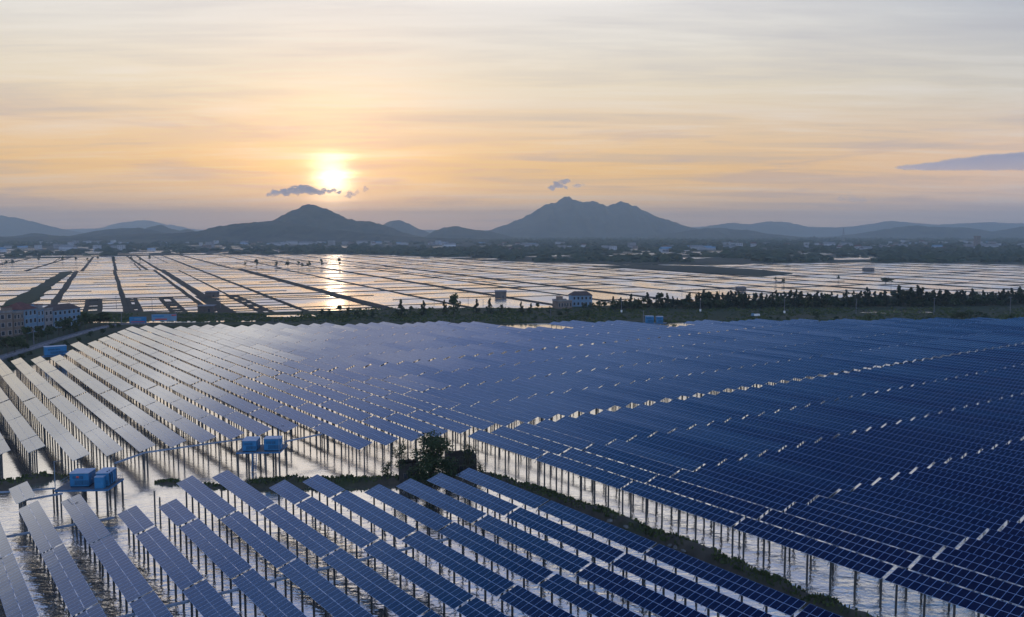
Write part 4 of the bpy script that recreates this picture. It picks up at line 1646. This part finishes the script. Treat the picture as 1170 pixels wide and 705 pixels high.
house('brown three-storey house at the edge of the village row', at(-16, 388, .9), at(15.5, 384.5, .9), 11, 11.0, 'wall_brown', 'roof_grey', 4, 3)
house('narrow brown house between the corner house and the pale blue ones', at(16.2, 383.8, .9), at(28, 382, .9), 10, 10.2, 'wall_brown', 'roof_grey', 3, 3)
house('pale blue three-storey house with a red hipped roof', at(28.6, 381.5, .9), at(43, 379, .9), 11, 11.2, 'wall_blue', 'roof_red', 3, 3, 'hip')
house('pale blue narrow house with white window frames', at(43.6, 378.8, .9), at(51, 377.4, .9), 10, 10.2, 'wall_blue', 'roof_grey', 2, 3)
house('grey narrow house with dark stacked windows', at(51.6, 377.3, .9), at(61, 375.8, .9), 10, 9.6, 'wall_grey', 'roof_grey', 2, 3)
house('long pale blue house with a dull brown roof ending the row', at(61.6, 375.6, .9), at(92.5, 371.5, .9), 9, 8.8, 'wall_blue', 'roof_dull', 6, 3, 'hip')
house('brown warehouse with dark bays beside the pans', at(637.5, 353, .9), at(653.5, 352.5, .9), 9, 4.6, 'wall_brown', 'roof_grey', 5, 1)
house('pale blue upper house with a brown roof beside the pans', at(654, 350.4, .9), at(676.5, 350, .9), 9, 7.0, 'wall_blue', 'roof_dull', 5, 2, 'hip')


def shed(label, foot, wdt, dep, h):
    root = thing('shed', label, 'shed', (foot.x, foot.y, foot.z - .3), R(3))
    b = MB()
    b.box((0, 0, h / 2), (wdt, dep, h))
    b.build('wall', M['shed'], root)
    b = MB()
    b.mesh_faces([(-wdt / 2 - .3, -dep / 2 - .3, h), (wdt / 2 + .3, -dep / 2 - .3, h), (wdt / 2 + .3, dep / 2 + .3, h + .5), (-wdt / 2 - .3, dep / 2 + .3, h + .5),
                  (-wdt / 2 - .3, -dep / 2 - .3, h + .15), (wdt / 2 + .3, -dep / 2 - .3, h + .15), (wdt / 2 + .3, dep / 2 + .3, h + .65), (-wdt / 2 - .3, dep / 2 + .3, h + .65)],
                 [(3, 2, 1, 0), (4, 5, 6, 7), (0, 1, 5, 4), (1, 2, 6, 5), (2, 3, 7, 6), (3, 0, 4, 7)])
    b.build('roof', M['roof_grey'], root)
    b = MB()
    b.box((wdt * .2, -dep / 2 - .03, 1.0), (1.0, .08, 2.0))
    b.build('door', M['glass'], root)


shed('long dark pump shed at the near edge of the pans', at(236.5, 355.8, .8), 9.5, 5, 3.6)
shed('small dark shed on the dike behind the long pump shed', at(242.5, 339.2, .6), 8.8, 6, 3.9)
shed('dark square hut standing alone in the middle of the bright pans', at(572, 340.2, .6), 8.2, 6, 5.0)
shed('small dark hut in the grey pans above the tree belt', at(846.5, 332.3, .6), 7.4, 5, 3.2)
shed('tiny dark hut on a bund of the far grey pans', at(992, 309.8, .6), 12, 7, 4.0)


def billboard(label, pl, pr, h, lift, face, band):
    a, c = Vector(pl[:2]), Vector(pr[:2])
    w_ = (c - a).length
    root = thing('billboard', label, 'billboard', (a.x, a.y, .9), math.atan2(c.y - a.y, c.x - a.x))
    b = MB()
    b.box((w_ / 2, 0, lift + h / 2), (w_, .25, h))
    bd = b.build('board', M[face], root)
    for (x0, x1, z0, z1, m_) in band:
        s = MB()
        s.box((w_ * (x0 + x1) / 2, -.14, lift + h * (z0 + z1) / 2), (w_ * (x1 - x0), .04, h * (z1 - z0)))
        s.build('printed_band', M[m_], bd)
    for f in (.12, .5, .88):
        l_ = MB()
        l_.tube((w_ * f, .2, 0), (w_ * f, .2, lift + h * .8), .12, n=6)
        l_.build('leg', M['rack'], root)


billboard('small blue billboard with a faint red strip on the bank', at(148, 371, .9), at(167.5, 370.8, .9), 3.1, .9, 'cabin', [(.1, .9, .12, .25, 'red'), (.3, .7, .55, .75, 'wall_blue')])
billboard('long blue billboard with red bands on the bank', at(173.5, 369.8, .9), at(202, 369.2, .9), 3.5, 1.3, 'wall_blue', [(.14, .62, .16, .34, 'red'), (.8, .985, .72, .92, 'red'), (.05, .5, .6, .82, 'cabin')])


def pole(px, foot, top, label, box=True, z=.9):
    p = at(px, foot, z)
    h = CAM_H + ray(px, top).z / ray(px, top).y * p.y - z
    root = thing('utility_pole', label, 'utility pole', (p.x, p.y, z))
    b = MB()
    b.tube((0, 0, -.3), (0, 0, h), .22, .14, n=7)
    b.build('shaft', M['pole'], root)
    b = MB()
    b.box((0, 0, h - .5), (2.0, .14, .14))
    for x in (-.85, 0, .85):
        b.tube((x, 0, h - .43), (x, 0, h - .15), .06, n=5)
    b.build('crossarm', M['pole'], root)
    if box:
        b = MB()
        b.box((0, -.3, 1.6), (1.0, .6, 1.3))
        b.build('switch_box', M['white'], root)


for px, foot, top, lab in ((629, 360.5, 353, 'short pale utility pole on the bank before the warehouse'), (710, 358.5, 342, 'utility pole with a white box, on the bank past the warehouse'),
                           (735, 369, 354.5, 'bare utility pole behind the far pair of cabins'), (800, 357.5, 341.5, 'utility pole with a white box before the thin part of the tree belt'),
                           (896, 359.5, 342, 'utility pole with a white box at the grassy mound'), (978, 359, 341, 'utility pole just before the small bank pond'),
                           (1067, 360.5, 340, 'utility pole at the end of the small bank pond'), (1154, 358.5, 339, 'tall thick utility pole past the round bushes'),
                           (201, 367.5, 357, 'thin pole at the end of the long billboard'), (139, 369, 356, 'thin pale pole before the small billboard'), (39, 397, 378, 'tall pale pole beside the road in front of the houses')):
    pole(px, foot, top, lab, lab.find('box') > 0)
for px, foot, top in ((174, 354, 341), (133, 352, 338), (252, 352, 340), (399, 354, 344), (496, 349, 341), (535, 347, 340), (552, 350, 342), (779, 338, 328), (822, 337, 329), (1018, 330, 322)):
    p = at(px, foot, .3)
    h = CAM_H + ray(px, top).z / ray(px, top).y * p.y - .3
    b = MB()
    b.tube((0, 0, -.5), (0, 0, h), .16, .1, n=6)
    b.box((0, 0, h - .4), (1.6, .12, .12))
    o = b.build('pan_pole', M['pole'])
    o.location = (p.x, p.y, .3)
    tag(o, 'thin bare pole standing out among the salt pans', 'pole', 'thin poles on the pans')

# the small vehicle on the bank
p = at(863, 362, .9)
root = thing('parked_truck', 'small white and green truck parked on the grassy bank', 'truck', (p.x, p.y, .9), R(8))
b = MB()
b.box((.6, 0, 1.1), (3.4, 1.8, 1.1))
b.build('cargo_box', M['white'], root)
b = MB()
b.box((-1.7, 0, .95), (1.2, 1.7, .9))
b.mesh_faces([(-2.3, -.8, 1.4), (-1.1, -.8, 1.4), (-1.1, .8, 1.4), (-2.3, .8, 1.4), (-2.0, -.75, 2.0), (-1.1, -.75, 2.0), (-1.1, .75, 2.0), (-2.0, .75, 2.0)], [(4, 5, 6, 7), (0, 1, 5, 4), (2, 3, 7, 6), (3, 0, 4, 7), (1, 2, 6, 5)])
b.build('cab', M['wall_blue'], root)
for x in (-1.6, 1.5):
    for y in (-.85, .85):
        b = MB()
        b.tube((x, y - .1, .4), (x, y + .1, .4), .4, n=10)
        b.build('wheel', M['glass'], root)

# ------------------------------------------------------------------ small clouds far beyond the hills
def cloud(label, blobs, dist, density, seed, wisp=.35, vox=.45):
    me = bpy.data.meshes.new('cloud')
    b = MB()
    for px, py, rx, ry in blobs:
        c = at_dist(px, py, dist)
        k = dist / F_PX
        vs, fs = [], []
        nr, ns = 10, 16
        for i in range(nr + 1):
            th = math.pi * i / nr
            for j in range(ns):
                ph = 2 * math.pi * j / ns
                vs.append((c.x + rx * k * math.sin(th) * math.cos(ph), c.y + rx * k * math.sin(th) * math.sin(ph), c.z + ry * k * math.cos(th)))
        for i in range(nr):
            for j in range(ns):
                q = (j + 1) % ns
                fs.append((i * ns + j, (i + 1) * ns + j, (i + 1) * ns + q, i * ns + q))
        b.mesh_faces(vs, fs)
    m = bpy.data.materials.new('cloud_vapour')
    m.use_nodes = True
    t = NT(m.node_tree)
    v = t.new('ShaderNodeVolumePrincipled')
    v.inputs['Color'].default_value = (.95, .90, .88, 1)
    v.inputs['Anisotropy'].default_value = .2
    v.inputs['Density'].default_value = density
    o_ = t.new('ShaderNodeOutputMaterial')
    t.put(o_.inputs['Volume'], v.outputs[0])
    o = b.build('cloud', m)
    md = o.modifiers.new('merge', 'REMESH')
    md.mode = 'VOXEL'
    md.voxel_size = dist / F_PX * vox
    dg = bpy.context.evaluated_depsgraph_get()
    new = bpy.data.meshes.new_from_object(o.evaluated_get(dg))
    o.modifiers.clear()
    k = dist / F_PX
    for vx in new.vertices:
        q = vx.co / (k * 5)
        n_ = Vector((fbm(q.x, q.y, q.z + seed, 5), fbm(q.x + 9, q.y, q.z + seed, 5), fbm(q.x, q.y + 9, q.z + seed, 5)))
        vx.co = vx.co + Vector((n_.x * 1.3, n_.y, n_.z)) * k * 4.2 * wisp * 2
    o.data = new
    return tag(o, label, 'cloud')


cloud('small grey cloud bank just beside the setting sun over the near hill', [(307, 222, 4, 2), (315, 220.5, 6, 2.6), (326, 219.5, 8, 3.6), (337, 217.5, 8, 5), (346, 216.5, 8, 5.5), (355, 218, 8, 4.4), (364, 219.5, 7, 2.8), (373, 218, 5, 1.9), (381, 217.5, 4, 1.5), (388, 220.5, 3, 1.3)], 21500, .016, 1.0)
cloud('tiny wisp of cloud on the far side of the setting sun', [(397, 223.5, 4, 1.6), (402, 221, 4, 2.6), (408, 220, 4, 2.4), (418, 215.5, 3.6, 2.6)], 21500, .007, 5.0)
cloud('ragged little cloud hanging above the twin-peaked mountain', [(631, 215, 4.2, 3), (637, 212, 5, 3.6), (643, 208.5, 3.6, 2.6), (648, 206.5, 3, 1.2), (645, 214.5, 2.4, 2.2)], 21500, .02, 8.0)
cloud('faint puff of cloud beside the ragged one above the mountain', [(659, 212, 4, 2.4), (664, 211, 3, 1.5)], 21500, .008, 9.0)
cloud('long flat slate cloud low in the clear part of the sky', [(1046, 191, 22, 2.6), (1074, 190, 30, 4.4), (1104, 187.5, 34, 6.8), (1138, 185.5, 38, 9), (1170, 184, 36, 10), (1205, 184, 40, 11), (1250, 186, 44, 8)], 21500, .0032, 3.0, .2, .6)
cloud('pale heap of cloud barely showing above the distant hills', [(962, 227, 5, 2.5), (970, 223, 4, 3), (975, 228, 7, 3.4), (985, 229, 6, 2.8)], 21500, .0018, 6.0)
